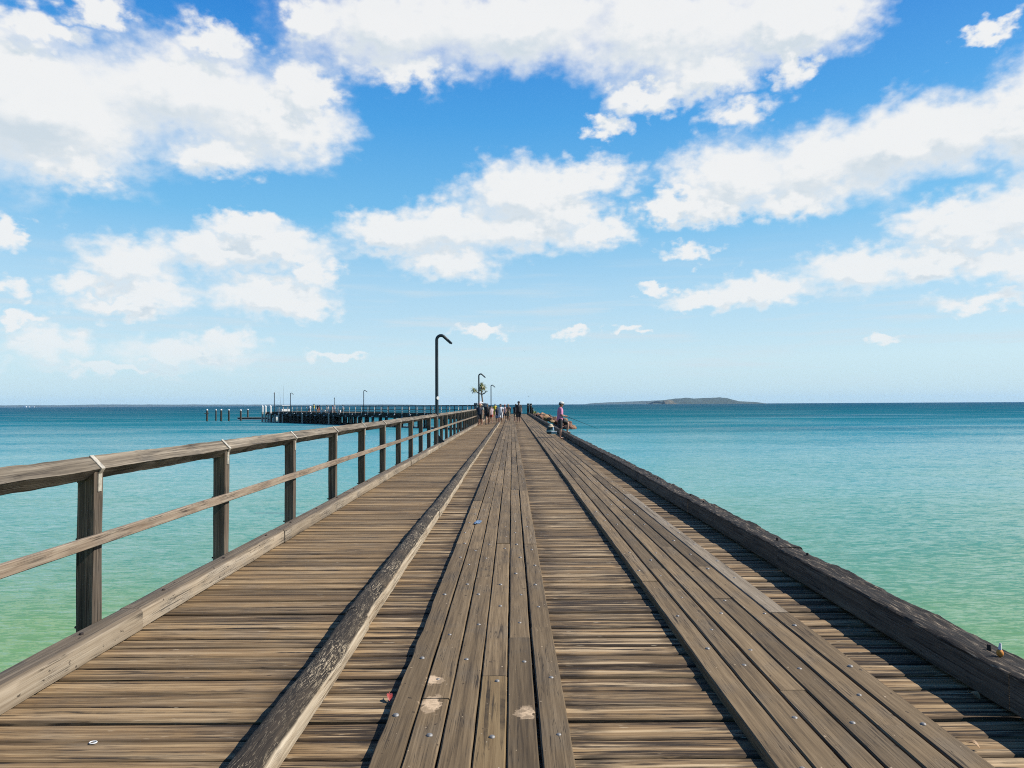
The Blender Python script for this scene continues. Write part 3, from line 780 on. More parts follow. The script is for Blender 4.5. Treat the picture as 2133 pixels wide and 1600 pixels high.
# angler in pink: seen from his left... he faces the water (+X), one foot up on the kerb
fl = on(1169.5, 912.0); kz = .245
root, J, T = person((2.27, 33.9, 0), -PI / 2 + .12, 1.76, 'person in pink shirt and black shorts fishing with one bare foot up on the kerb', shirt='pink', shorts='black', hair='hair',
       hat=('cap', 'cap'), lean=R(3), headtilt=.03, long_hair=False, sleeve=.95, shortlen=.92,
       legs=((.02, -.05), (0.9, -.2)), knees=(None, (-.10, .405, .735)), feet=(None, (-.105, .375, .325)),
       elbows=((.225, .02, 1.13), (-.225, .02, 1.14)), hands=((.10, .235, 1.06), (-.06, .255, 1.09)), group='people on the pier')
# face details of the angler
for s in (1, -1):
    mb = MB(); mb.ell(J['hd'] + V((.034 * s, .098, .0)), .011, .008, .008, 8, 6)
    me = mb.mesh('eye', M['eye'], smooth=60); me.transform(T); o = bpy.data.objects.new('eye', me); COL.objects.link(o); o.parent = root
    mb = MB(); mb.ell(J['hd'] + V((.090 * s, -.01, -.01)), .012, .022, .034, 8, 6)
    me = mb.mesh('ear', M['skin'], smooth=60); me.transform(T); o = bpy.data.objects.new('ear', me); COL.objects.link(o); o.parent = root
mb = MB(); mb.tube([J['hd'] + V((0, .096, .012)), J['hd'] + V((0, .124, -.024)), J['hd'] + V((0, .104, -.036))], [.010, .016, .012], 8)
me = mb.mesh('nose', M['skin'], smooth=60); me.transform(T); o = bpy.data.objects.new('nose', me); COL.objects.link(o); o.parent = root
bpy.context.view_layer.update()
hw = root.matrix_world @ (T @ (J['Rpm'].lerp(J['Lpm'], .5)))
rod = tag(empty('fishing_rod', hw), 'thin dark fishing rod held out over the water by the angler in pink', 'fishing rod')
tip = at(1246, 893.5, 33.3)
d = (tip - hw).normalized()
mb = MB(); mb.tube([hw - d * .42, hw - d * .2, hw, hw + d * .15, tip.lerp(hw, .5), tip], [.016, .016, .015, .011, .008, .004], 8); mb.build('blank', M['black'], rod, smooth=60)
mb = MB(); mb.tube([hw + V((0, -.03, -.05)), hw + V((0, .03, -.05))], .035, 12); mb.build('reel', M['steel'], rod, smooth=40)
mb = MB(); mb.tube([tip, tip.lerp(V((9.0, 34.5, WZ)), .5) + V((0, 0, -.25)), V((9.0, 34.5, WZ))], .0005, 5); mb.build('line', M['whitec'], rod)

# bag with bait and bottles beside the angler
bag = tag(empty('tote_bag', (2.06, 38.4, .06)), 'teal tote bag with a pale stripe on the planks beside the angler', 'bag')
mb = MB(); mb.lathe((2.06, 38.4, .06), [(.17, 0), (.205, .02), (.215, .15), (.205, .27), (.185, .27), (.19, .10), (.02, .09)], 18, sx=1.0, sy=.7); mb.build('bag_body', M['teal'], bag, smooth=45)
mb = MB(); mb.lathe((2.06, 38.4, .06), [(.2125, .10), (.218, .105), (.2195, .165), (.2135, .17)], 18, sx=1.005, sy=.71); mb.build('stripe', M['aqua'], bag, smooth=45)
for sy in (-.12, .12):
    mb = MB(); mb.tube([(1.96, 38.4 + sy, .31), (1.97, 38.4 + sy * 1.2, .41), (2.06, 38.4 + sy * 1.2, .45), (2.15, 38.4 + sy * 1.2, .41), (2.16, 38.4 + sy, .31)], .012, 7); mb.build('handle', M['teal'], bag, smooth=60)
hat = MB(); hat.ell((2.08, 38.38, .47), .12, .10, .12, 14, 8); hat.lathe((2.08, 38.38, .46), [(.17, -.02), (.16, .0), (.1, .02)], 16)
tag(hat.build('sun_hat', M['straw'], smooth=60, origin=(2.08, 38.38, .40)), 'straw coloured hat lying on top of the teal bag', 'hat')
bt = tag(empty('bottle', (2.19, 38.33, .30)), 'white and blue bottle standing in the teal bag', 'bottle')
mb = MB(); mb.lathe((2.19, 38.33, .20), [(.045, 0), (.047, .02), (.047, .18), (.02, .22), (.02, .23)], 12); mb.build('body', M['skyblue'], bt, smooth=45)
mb = MB(); mb.lathe((2.19, 38.33, .431), [(.023, 0), (.023, .025), (.01, .027)], 12); mb.build('lid', M['white'], bt, smooth=45)
bx = tag(empty('tackle_box', (2.24, 38.02, 0.0)), 'small pale green tackle box in front of the teal bag', 'box')
mb = MB(); mb.box((2.24, 38.02, .12), (.14, .09, .055), bev=.012); mb.build('box_body', M['aqua'], bx)
mb = MB(); mb.box((2.24, 38.02, .192), (.145, .094, .015), bev=.01); mb.build('lid', M['whitec'], bx)
mb = MB(); mb.tube([(2.17, 38.02, .206), (2.18, 38.02, .245), (2.30, 38.02, .245), (2.31, 38.02, .206)], .008, 7); mb.build('handle', M['black'], bx, smooth=60)

walk1 = dict(legs=((.30, -.02), (-.25, -.55)), arms=((-.3, -.05), (.3, .5)))
walk2 = dict(legs=((-.22, -.5), (.28, .0)), arms=((.3, .5), (-.25, .0)))
stand = dict(legs=((.05, .0), (-.05, -.1)), arms=((.0, .15), (.05, .2)))
def gx(x, Z): return at(x, 860, Z).x
PG = 'people walking on the pier'
W = [ # px x, Z, height, kwargs
 (994.5, 56.0, 1.74, dict(label='person in dark shirt, dark shorts and dull red hat walking by the railing', shirt='navy', shorts='black', hair='hair_l', hat=('cap', 'redhat'), body='skin_tan', **walk1)),
 (1001.5, 57.6, 1.70, dict(label='person in pale green shirt and straw hat half hidden behind the dark shirted walker', shirt='palegreen', shorts='khaki', hair='hair_l', hat=('brim', 'straw'), **walk2)),
 (1015.0, 58.2, 1.76, dict(label='person with black top, black shorts, grey cap and pale bare legs', shirt='black', shorts='black', hair='hair', hat=('cap', 'grey'), shoes='black', shortlen=.5, **walk1)),
 (1022.8, 61.5, 1.56, dict(label='short person with brown hair and pale pink top beside the black clothed walker', shirt='palepink', shorts='redc', hair='hair', long_hair=True, shortlen=.6, **walk2)),
 (1042.6, 61.8, 1.72, dict(label='person in white shirt and white shorts walking in the middle of the pier', shirt='whitec', shorts='whitec', hair='hair', **walk1)),
 (1036.0, 63.5, 1.48, dict(label='child in navy shirt and blue patterned shorts beside the white clothed walker', shirt='navy', shorts='bluewhite', hair='hair', **walk2)),
 (1051.5, 74.0, 1.66, dict(label='person in pale pink shirt behind the bare chested man, farthest of the walkers', shirt='palepink', shorts='navy', hair='hair', hat=('cap', 'redhat'), **walk1)),
 (1059.0, 66.5, 1.66, dict(label='bare chested tanned person in khaki shorts walking on the central planks', shirt=None, shorts='khaki', body='skin_tan', hair='hair_l', headtilt=.03, lean=.08, **walk2)),
 (1080.5, 63.6, 1.92, dict(label='tallest walker, all in black with black cap, holding a white cup', shirt='black', shorts='black', hair='hair', hat=('cap', 'black'), shortlen=1.0, **stand)),
 (1028.5, 106.0, 1.74, dict(label='distant person in a long bright yellow dress near the end of the pier', shirt='yellow', shorts=None, dress='yellow', hair='hair', long_hair=True, sleeve=.95, **stand)),
 (1074.5, 66.5, 1.70, dict(label='person in black with dark hair half hidden behind the tallest walker', shirt='black', shorts='khaki', hair='hair', **walk1)),
]
for (px, Z, h, kw) in W:
    x = max(-2.55, gx(px, Z)); z = ZT if (XC0 < x < XC0 + 6 * WPL) else 0.0
    if -1.30 < x < -1.02: x = -.9
    r_, J, T = person((x, Z, z), PI + random.uniform(-.2, .2), h, group=PG, **kw)
    if 'cup' in kw['label']:
        bpy.context.view_layer.update()
        c = r_.matrix_world @ (T @ J['Lpm'])
        cp = tag(empty('cup', c + V((0, -.05, -.03))), 'white cup in the hand of the tallest black clothed walker', 'cup')
        mb = MB(); mb.lathe(c + V((0, -.05, -.03)), [(.032, 0), (.042, .11)], 12); mb.build('cup_body', M['whitec'], cp, smooth=40)
        mb = MB(); mb.lathe(c + V((0, -.05, -.03)), [(.044, .1105), (.044, .118), (.03, .122)], 12); mb.build('lid', M['white'], cp, smooth=40)

# end fence
ft = 118.3
fn_ = tag(empty('metal_fence', (0, ft, 0)), 'grey metal fence of thin upright bars closing off the end of the pier', 'fence')
for z in (.12, 1.52):
    mb = MB(); mb.box((.25, ft, z), (2.45, .03, .03)); mb.build('rail', M['fence'], fn_)
for k in range(33):
    x = -2.1 + k * .147
    mb = MB(); mb.box((x, ft, .82), (.012, .012, .665)); mb.build('bar', M['fence'], fn_)
# timber bollards at the right corner
for i, (x, w, h, lab) in enumerate(((2.66, .24, 1.80, 'inner tall dark timber post at the far right corner of the pier'), (3.10, .22, 1.78, 'outer tall dark timber post at the far right corner of the pier'), (3.42, .13, 1.12, 'short dark timber post outside the two tall ones at the pier corner'))):
    y = 117.6 + .2 * i
    b0 = tag(empty('timber_post', (x, y, 0)), lab, 'post', 'timber posts at the pier corner')
    mb = MB(); sec = [(-w, -w), (w, -w), (w, w), (-w, w)]; c = .04
    sec = [(-w + c, -w), (w - c, -w), (w, -w + c), (w, w - c), (w - c, w), (-w + c, w), (-w, w - c), (-w, -w + c)]
    sec = [(u * .8, v * .8) for u, v in sec]
    mb.strip((x, y, -1.2), (0, 0, 1), (1, 0, 0), (0, 1, 0), 1.2 + h, sec, 8, random.random(), noisy(.02, 1.5, i * 9)); mb.build('shaft', M['kerb_r'], b0, smooth=40)
    mb = MB(); mb.lathe((x, y, h - .35), [(w * .98, 0), (w * 1.0, .01), (w * 1.0, .07), (w * .98, .08)], 16); mb.build('band', M['steel'], b0, smooth=40)

# ------------------------------------------------------------------ the jetty that branches off to the left
P0 = V((-3.0, 117.2, 0)); P1 = V((-64.3, 185.6, 0))
D = (P1 - P0).normalized(); NB = V((D.y, -D.x, 0))       # NB: towards its back
if NB.y < 0: NB = -NB
LEN = (P1 - P0).length
def jp(s, b=0.0, z=0.0): return P0 + D * s + NB * b + V((0, 0, z))
def jx(px):
    """distance along the near edge of the jetty for a bearing of the survey"""
    r = ray(px, 850); r = r.x / r.y
    return (r * P0.y - P0.x) / (D.x - r * D.y)
RZ = math.atan2(D.y, D.x)
jetty = tag(empty('jetty', P0), 'long dark timber jetty on piles branching off to the left of the pier', 'jetty')
def jbox(mb, s0, s1, b0, b1, z0, z1, rnd=.5):
    mb.strip(jp(s0), D, NB, (0, 0, 1), s1 - s0, [(b0, z0), (b1, z0), (b1, z1), (b0, z1)], 1, rnd)
HEAD = 52.0
mb = MB(); s = 0.0
while s < LEN:
    w = .22; jbox(mb, s, s + w, 0, 5.0 if s < HEAD else 11.0, -.10, 0 + random.uniform(-.01, .01), random.random()); s += w + .02
mb.build('deck', M['jetty_light'], jetty)
mb = MB(); jbox(mb, 0, LEN, -.16, -.004, -.88, .10); mb.build('edge_beam', M['jetty'], jetty)
mb = MB(); jbox(mb, 0, HEAD, 5.004, 5.16, -.88, .10); mb.build('edge_beam', M['jetty'], jetty)
mb = MB(); jbox(mb, HEAD, LEN, 11.004, 11.16, -.88, .10); mb.build('edge_beam', M['jetty'], jetty)
mb = MB(); jbox(mb, LEN + .004, LEN + .16, -.16, 11.16, -.88, .10); mb.build('edge_beam', M['jetty'], jetty)
s = 5.0; k = 0
while s < LEN - .5:
    for b_ in ((.3, 4.6) if s < HEAD else (.3, 3.7, 7.2, 10.6)):
        mb = MB(); p = jp(s, b_); mb.tube([(p.x, p.y, -.10), (p.x, p.y, -3.4)], [.20, .23], 10, random.random())
        mb.build('pile', M['pile'], jetty, smooth=45)
    mb = MB(); jbox(mb, s - .15, s + .15, .05, 4.9 if s < HEAD else 10.9, -.80, -.104); mb.build('crossbeam', M['jetty'], jetty)
    s += 5.1 if s < HEAD else 2.6
# fender piles in front of the jetty, white caps below rail level
s = 7.5; k = 0
while s < LEN - 1:
    zt = -.30 if k % 2 == 0 else -.72
    p = jp(s, -.42)
    mb = MB(); mb.tube([(p.x, p.y, zt), (p.x, p.y, -3.4)], [.19, .21], 10, random.random())
    f = mb.build('fender_pile', M['pile_pale'] if random.random() < .3 and s > HEAD else M['pile'], jetty, smooth=45)
    mb = MB(); mb.lathe((p.x, p.y, zt + .002), [(.215, 0), (.21, .05), (.12, .12), (.02, .15)], 12); mb.build('cap', M['white'], f, smooth=45)
    s += 2.75 if s < HEAD else 2.2; k += 1
# braces under the head; plank screens added to block the view between piles
for s in (60, 66, 73, 80, 87):
    mb = MB(); a = jp(s, .25, -.9); b_ = jp(s + 4.5, .25, -2.3)
    mb.strip(a, (b_ - a).normalized(), NB, (0, 0, 1), (b_ - a).length, [(-.06, -.12), (.06, -.12), (.06, .12), (-.06, .12)], 1, .4); mb.build('brace', M['jetty'], jetty)
for s in (58.0, 66.6, 75.2, 82.8):
    mb = MB(); jbox(mb, s, s + 8.5, 3.3, 3.42, -2.7, -.9); mb.build('back_screen', M['jetty'], jetty)

jrail = tag(empty('railing', jp(3)), 'thin dark railing with pale posts along the far jetty', 'railing')
s = 4.2
while s < 85:
    mb = MB(); p = jp(s, -.21)
    mb.strip((p.x, p.y, -.36), (0, 0, 1), D, NB, 1.86, [(-.06, -.05), (.06, -.05), (.06, .05), (-.06, .05)], 1, random.random()); mb.build('post', M['jpost'], jrail)
    s += 2.55
for z0, z1 in ((1.44, 1.56), (.70, .78), (.34, .40)):
    mb = MB(); jbox(mb, 3.0, 85.5, -.15, -.06, z0, z1); mb.build('rail', M['jetty'] if z0 > 1 else M['lamp'], jrail)
jr2 = tag(empty('railing', jp(6, 5)), 'railing on the back edge of the far jetty, seen as a thin dark line', 'railing')
s = 7.0
while s < HEAD - 1:
    mb = MB(); p = jp(s, 4.9)
    mb.strip((p.x, p.y, .002), (0, 0, 1), D, NB, 1.45, [(-.05, -.05), (.05, -.05), (.05, .05), (-.05, .05)], 1, random.random()); mb.build('post', M['jetty'], jr2)
    s += 2.55
for z0, z1 in ((1.36, 1.45), (.70, .76)):
    mb = MB(); jbox(mb, 6.0, HEAD, 4.955, 5.03, z0, z1); mb.build('rail', M['jetty'], jr2)

for px, lab in ((755.0, 'dark hooked lamp post standing along the middle of the far jetty'), (602.5, 'dark hooked lamp post near the outer end of the far jetty')):
    o = copy_tree(lamp0)
    for ch in list(o.children):
        if ch.name.startswith('disc'): bpy.data.objects.remove(ch)
    o.location = jp(jx(px), .3, .02); o.scale = (1.25, 1.25, 1.12); tag(o, lab, 'lamp post', LG)
# plain poles
for px, h, r_, lab, yt in ((562.0, 4.7, .12, 'dark pole with a pointed top at the outer end of the jetty', 0), (686.3, 3.0, .07, 'short thin dark pole among the people on the jetty', 0)):
    p = jp(jx(px), 1.2)
    po = tag(empty('pole', (p.x, p.y, 0)), lab, 'pole')
    mb = MB(); mb.tube([(p.x, p.y, 0), (p.x, p.y, h)], [r_, r_ * .8], 10); mb.build('shaft', M['lamp'], po, smooth=45)
    mb = MB(); mb.lathe((p.x, p.y, h + .002), [(r_ * .9, 0), (r_ * 1.5, .1), (r_ * .6, .35), (.01, .5)], 10); mb.build('finial', M['lamp'], po, smooth=45)

def capped_pile(p, zt, r_, label, sleeve=False, group=None):
    o = tag(empty('mooring_pile', (p.x, p.y, WZ)), label, 'pile', group)
    mb = MB(); mb.tube([(p.x, p.y, WZ - .8), (p.x, p.y, -.6), (p.x, p.y, zt - .36)], [r_ * 1.05, r_, r_ * .96], 12, random.random()); mb.build('shaft', M['pile_pale'] if sleeve else M['pile'], o, smooth=45)
    if sleeve:
        mb = MB(); mb.lathe((p.x, p.y, .03), [(r_ * 1.08, 0), (r_ * 1.08, zt - .36 - .03)], 14); mb.build('sleeve', M['white'], o, smooth=45)
    mb = MB(); mb.lathe((p.x, p.y, zt - .36), [(r_ * 1.15, 0), (r_ * 1.12, .10), (r_ * .75, .24), (r_ * .2, .35), (.01, .36)], 14); mb.build('cap', M['white'], o, smooth=45)
    return o
MG = 'white capped mooring piles'
for i, (px, yb, yt, lab) in enumerate(((431.3, 877.6, 852.2, 'white capped mooring pile with a cross plank, farthest out from the jetty'), (449.8, 876.6, 852.2, 'slim white capped mooring pile, second out in the open water'),
        (460.7, 877.4, 852.0, 'thicker white capped mooring pile leaning slightly, third in the open water'), (476.6, 876.9, 852.2, 'white capped mooring pile standing alone between the thick one and the landing'),
        (501.4, 876.5, 852.6, 'white capped mooring pile at the outer corner of the floating landing'), (516.2, 871.0, 851.8, 'white capped mooring pile behind the floating landing'))):
    p = on(px, yb, WZ); Z = p.y; t = at(px, yt, Z)
    r_ = (.25, .19, .26, .22, .25, .26)[i]
    o = capped_pile(p, t.z, r_, lab, group=MG)
    if i == 0:
        mb = MB(); mb.box((p.x, p.y - .30, -.42), (.62, .05, .12)); mb.build('cross_plank', M['jetty_light'], o)
for px, lab in ((551.0, 'white sleeved pile standing at the very corner of the jetty end'), (557.4, 'white sleeved pile just inside the jetty end corner'), (567.8, 'white sleeved pile right of the pointed pole on the jetty'), (617.8, 'white capped pile standing beyond the jetty railing, right of the boat')):
    s_ = jx(px)
    p = jp(s_, -.55) if px < 600 else jp(s_ + 4, 5.5)
    capped_pile(p, 1.75 if px < 600 else 1.55, .24, lab, True, MG)

# floating landing and gangway
lp = on(500, 875.0, WZ); l2 = jp(LEN + .2, 1.0)
pt = tag(empty('floating_landing', (lp.x, lp.y, WZ)), 'low grey floating landing beside the jetty end', 'pontoon')
mb = MB(); mb.box(((lp.x + l2.x) / 2 + .1, lp.y, WZ + .35), (abs(l2.x - lp.x) / 2 + .35, 1.3, .30)); mb.build('float', M['pile'], pt)
mb = MB(); mb.box(((lp.x + l2.x) / 2 + .1, lp.y, WZ + .72), (abs(l2.x - lp.x) / 2 + .45, 1.4, .065)); mb.build('deck', M['jetty_light'], pt)
mb = MB(); mb.box(((lp.x + l2.x) / 2 + .1, lp.y - 1.36, WZ + .18), (abs(l2.x - lp.x) / 2 + .45, .05, .12)); mb.build('fender', M['white'], pt)
gw = tag(empty('gangway', l2), 'sloping gangway with thin handrails leading down to the floating landing', 'gangway')
a = V((l2.x + .2, lp.y + .2, .0)); b_ = V((l2.x - 3.4, lp.y + .1, WZ + .82)); dd = (b_ - a)
mb = MB(); mb.strip(a, dd.normalized(), (0, 1, 0), dd.normalized().cross(V((0, 1, 0))), dd.length, [(-.6, -.10), (.6, -.10), (.6, .10), (-.6, .10)], 1, .5); mb.build('ramp', M['jetty'], gw)
for sy in (-.6, .6):
    mb = MB(); mb.tube([a + V((0, sy, 1.0)), b_ + V((0, sy, 1.0)), b_ + V((-1.6, sy, 1.0))], .04, 6); mb.build('handrail', M['steel'], gw, smooth=45)
    for q in (0, .25, .5, .75, 1):
        c = a.lerp(b_, q) + V((0, sy, 0)); mb = MB(); mb.tube([c, c + V((0, 0, 1.0))], .035, 6); mb.build('stanchion', M['steel'], gw, smooth=45)

# people on the jetty
JG = 'people on the far jetty'
JP = [(643.9, 1.60, dict(label='person in grey blue shirt at the left end of the group on the jetty', shirt='skyblue', shorts='navy', hair='hair')),
      (654.0, 1.98, dict(label='tallest person of the jetty group, in yellow shirt', shirt='yellow', shorts='palegreen', hair='hair')),
      (662.0, 1.75, dict(label='person in black shirt and orange shorts on the jetty', shirt='black', shorts='orange', hair='hair')),
      (665.6, 1.74, dict(label='person in dark shirt and red shorts next to the orange shorts on the jetty', shirt='navy', shorts='redc', hair='hair')),
      (680.0, 1.72, dict(label='person in pale blue shirt left of the short pole on the jetty', shirt='skyblue', shorts='whitec', hair='hair')),
      (684.0, 1.58, dict(label='short person in white under the short pole on the jetty', shirt='whitec', shorts='whitec', hair='hair_l')),
      (692.7, 1.70, dict(label='person in dull red shirt right of the short pole on the jetty', shirt='redc', shorts='khaki', hair='hair')),
      (697.2, 1.66, dict(label='person in white shirt and straw hat on the jetty', shirt='whitec', shorts='palepink', hair='hair_l', hat=('brim', 'straw'))),
      (714.2, 1.80, dict(label='person in sky blue shirt and khaki trousers, rightmost on the jetty', shirt='skyblue', shorts='khaki', hair='hair', shortlen=1.0))]
for i, (px, h, kw) in enumerate(JP):
    p = jp(jx(px), .9 + .5 * (i % 2), .0); p = P0 + D * jx(px) ; q = CAM + (p - CAM) * 1.0
    r = ray(px, 850); b0 = .7 + .6 * (i % 3) / 2
    # stand a little behind the railing on the same bearing
    s0 = jx(px); p = jp(s0, b0); p = V((r.x * p.y, p.y, .005))
    person(p, random.uniform(-3, 3), h, group=JG, sub=1, **kw, **(stand if i % 2 else walk1))
# white boxes and coolers at their feet
for i, (px, w, m_, lab) in enumerate(((673.0, .5, 'whitec', 'white cooler box on the jetty left of the person in pale blue'), (689.0, .45, 'palepink', 'pinkish cooler box on the jetty under the person in dull red'), (705.5, .4, 'whitec', 'white cooler box alone on the jetty left of the person in khaki trousers'))):
    r = ray(px, 850); p = jp(jx(px), .45); p = V((r.x * p.y, p.y, 0))
    o = tag(empty('cooler_box', p), lab, 'cooler box', 'cooler boxes on the jetty')
    mb = MB(); mb.box(p + V((0, 0, .26)), (w, .3, .25), bev=.05); mb.build('box_body', M[m_], o)
    mb = MB(); mb.box(p + V((0, 0, .56)), (w * 1.03, .32, .045), bev=.02); mb.build('lid', M['white'], o)

# ------------------------------------------------------------------ boats
def make_boat(p, rz, label):
    root = tag(empty('motor_boat', p), label, 'boat')
    L, B = 9.0, 3.1
    rot = Matrix.Rotation(rz, 4, 'Z')
    def fin(mb, name, mat, par=None, sm=40):
        me = mb.mesh(name, M[mat], smooth=sm); me.transform(rot)
        o = bpy.data.objects.new(name, me); COL.objects.link(o); o.parent = par or root; return o
    mb = MB(); rings = []
    for i in range(11):
        q = i / 10; x = -L / 2 + L * q
        w = B / 2 * (1 - max(0, (q - .45) / .55) ** 2.2) + .03; dk = 1.15 + .5 * q ** 2
        rings.append([V((x, -w, dk)), V((x, -w * .92, .5)), V((x + .2 * q, -w * .6, -.25)), V((x + .3 * q, 0, -.55)), V((x + .2 * q, w * .6, -.25)), V((x, w * .92, .5)), V((x, w, dk))])
    mb.ring_strip(rings, rings, .5); fin(mb, 'hull', 'white')
    mb = MB(); mb.box((.2, 0, 1.95), (2.2, 1.15, .62), bev=.2); c = fin(mb, 'cabin', 'white')
    for sy in (-1, 1):
        mb = MB(); mb.box((.4, 1.158 * sy, 2.05), (1.6, .012, .24)); fin(mb, 'window', 'glass', c)
    mb = MB(); mb.box((-2.008, 0, 2.0), (.012, .8, .32)); fin(mb, 'window', 'glass', c)
    mb = MB(); mb.box((-.2, 0, 2.95), (1.5, 1.0, .36), bev=.15); fin(mb, 'flybridge', 'white')
    mb = MB(); mb.box((-.3, 0, 4.25), (1.5, 1.05, .05), bev=.03); fin(mb, 'canopy', 'white')
    for sx in (-1.4, .8):
        for sy in (-.9, .9):
            mb = MB(); mb.tube([(sx, sy, 3.3), (sx, sy, 4.2)], .03, 6); fin(mb, 'stanchion', 'steel')
    for sy, h in ((-.5, 9.6), (.6, 8.0)):
        mb = MB(); mb.tube([(-.6, sy, 4.3), (-.8, sy * 1.3, h)], [.035, .015], 6); fin(mb, 'aerial', 'steel')
    return root
bp = at(591.5, 850, 196); bp.z = WZ
make_boat(bp, R(62), 'white motor boat with tall thin aerials moored behind the far jetty')

# ------------------------------------------------------------------ rock mound, pandanus and plants at the pier end
def rock(p, r_, mat, sd, flat=.7):
    bm = bmesh.new(); bmesh.ops.create_icosphere(bm, subdivisions=3, radius=1.0)
    for v in bm.verts:
        n = v.co.normalized()
        k = 1 + .30 * mnoise.noise(n * 1.1 + V((sd, 0, 0))) + .16 * mnoise.noise(n * 2.6 + V((sd, 5, 0))) + .06 * mnoise.noise(n * 6 + V((sd, 9, 0)))
        # chisel planes
        for q in range(5):
            a = V((math.sin(sd * 3 + q * 2.1), math.cos(sd * 5 + q * 1.3), math.sin(sd + q))).normalized()
            d = n.dot(a)
            if d * k > .78: k = .78 / d
        v.co = V((n.x * k * r_, n.y * k * r_ * .9, n.z * k * r_ * flat))
    me = bpy.data.meshes.new('boulder'); bm.to_mesh(me); bm.free(); me.materials.append(M[mat])
    o = bpy.data.objects.new('boulder', me); COL.objects.link(o); o.location = p
    o.rotation_euler = (0, 0, sd)
    return o
rr = random.Random(5)
RG = 'boulders of the rock mound'
for i in range(84):
    q = i / 83.0
    x = 3.2 + 7.3 * q ** .9 + rr.uniform(-.4, .4); y = 124 + rr.uniform(-3.5, 5.0)
    top = -.05 - 2.0 * max(0, q - .15) ** 1.1 + rr.uniform(-.5, .25)
    r_ = rr.uniform(.32, .78)
    o = rock((x, y, top - r_ * .5), r_, rr.choice(('rock_a', 'rock_a', 'rock_b', 'rock_c', 'rock_a')), rr.uniform(0, 90), rr.uniform(.6, .85))
    tag(o, 'reddish brown boulder in the rock mound right of the pier end', 'boulder', RG)
for i in range(34):
    x = 3.0 + 7.0 * rr.random(); y = 121.5 + rr.uniform(-1, 5)
    r_ = rr.uniform(.6, 1.0)
    o = rock((x, y, WZ + r_ * .25), r_, rr.choice(('rock_a', 'rock_b', 'rock_b')), rr.uniform(0, 90)); tag(o, 'reddish brown boulder in the rock mound right of the pier end', 'boulder', RG)
p = at(1176, 884.5, 126); o = rock((p.x, 126, p.z), 1.15, 'rock_c', 12.3, .55); tag(o, 'big orange brown boulder at the outer tip, behind the legs of the angler', 'boulder', RG)
for i in range(14):
    x = -8 + 5.0 * rr.random(); y = 130 + rr.uniform(-2, 5); r_ = rr.uniform(.9, 1.4)
    o = rock((x, y, -1.2 + rr.uniform(-.6, .5)), r_, rr.choice(('rock_a', 'rock_b')), rr.uniform(0, 90)); tag(o, 'dark boulder at the foot of the pandanus tree behind the railing', 'boulder', 'boulders under the pandanus')

def leaf(mb, base, d, L, w, droop, mat=0, n=5):
    d = d.normalized(); side = d.cross(V((0, 0, 1)))
    if side.length < .05: side = V((1, 0, 0))
    side.normalize(); a = []; b = []
    p = V(base); dd = V(d)
    for i in range(n + 1):
        q = i / n; ww = w * (1 - q ** 1.6) * (.5 + .5 * min(1, q * 5)) + .002
        a.append(p - side * ww + V((0, 0, ww * .5))); b.append(p + side * ww + V((0, 0, ww * .5)))
        dd = (dd + V((0, 0, -droop / n))).normalized(); p = p + dd * (L / n)
    s0 = len(mb.v)
    for u, v in zip(a, b):
        mb.v += [tuple(u), tuple(v)]; mb.gc += [tuple(u), tuple(v)]; mb.rn += [.5, .5]
    for i in range(n):
        mb.f.append((s0 + 2 * i, s0 + 2 * i + 1, s0 + 2 * i + 3, s0 + 2 * i + 2)); mb.mi.append(mat)
def tuft(mb, c, r_, n, dead=.25, up=.3):
    for i in range(n):
        a = rr.uniform(0, 2 * PI); e = rr.uniform(-.25, 1.2)
        d = V((math.cos(a) * math.cos(e), math.sin(a) * math.cos(e), math.sin(e) + up * .3))
        leaf(mb, V(c) + d * .08, d, r_ * rr.uniform(.8, 1.35), .08, rr.uniform(.9, 2.2), 0)
    for i in range(int(n * dead)):
        a = rr.uniform(0, 2 * PI); d = V((math.cos(a) * .6, math.sin(a) * .6, -.5))
        leaf(mb, V(c) + V((0, 0, -.1)), d, r_ * rr.uniform(.7, 1.1), .05, 1.0, 1)
TZ = 133.0
b0 = at(1005.5, 846, TZ); fk = at(1003.2, 821.5, TZ)
tree = tag(empty('pandanus_tree', (b0.x, TZ, -.8)), 'pandanus tree with spiky leaf tufts on forked bare branches behind the pier end', 'tree')
mb = MB()
mb.tube([(b0.x + .15, TZ, -1.0), (b0.x + .05, TZ, 1.0), b0.lerp(fk, .6) + V((.05, 0, 0)), fk + V((0, 0, .15))], [.20, .16, .14, .13], 10)
lt = at(987.5, 812.5, TZ); l1 = at(995, 818, TZ); tp = at(1003.5, 803.5, TZ); t1 = at(1002, 812, TZ); rt = at(1013.3, 814.5, TZ); r1 = at(1009, 819.5, TZ)
for path in ([fk, l1 + V((0, -.2, 0)), lt + V((.15, -.4, -.05))], [fk, t1, tp], [fk, r1, rt]):
    mb.tube(path, [.12, .10, .085], 9)
mb.tube([t1, t1 + V((.35, .5, .5)), tp + V((.45, .5, -.45))], [.08, .07, .06], 8)
mb.build('trunk', M['trunk'], tree, smooth=60)
mb = MB()
tuft(mb, lt + V((0, -.4, .05)), .78, 60, .4)
tuft(mb, tp + V((0, 0, .1)), .85, 75, .3); tuft(mb, tp + V((.05, .1, -.75)), .62, 40, .6); tuft(mb, tp + V((.45, .5, -.4)), .6, 40, .3)
tuft(mb, t1 + V((-.15, .0, .15)), .5, 26, .8); tuft(mb, rt, .28, 8, .3)
cr = mb.build('crown', [M['leafg'], M['leafd']], tree)
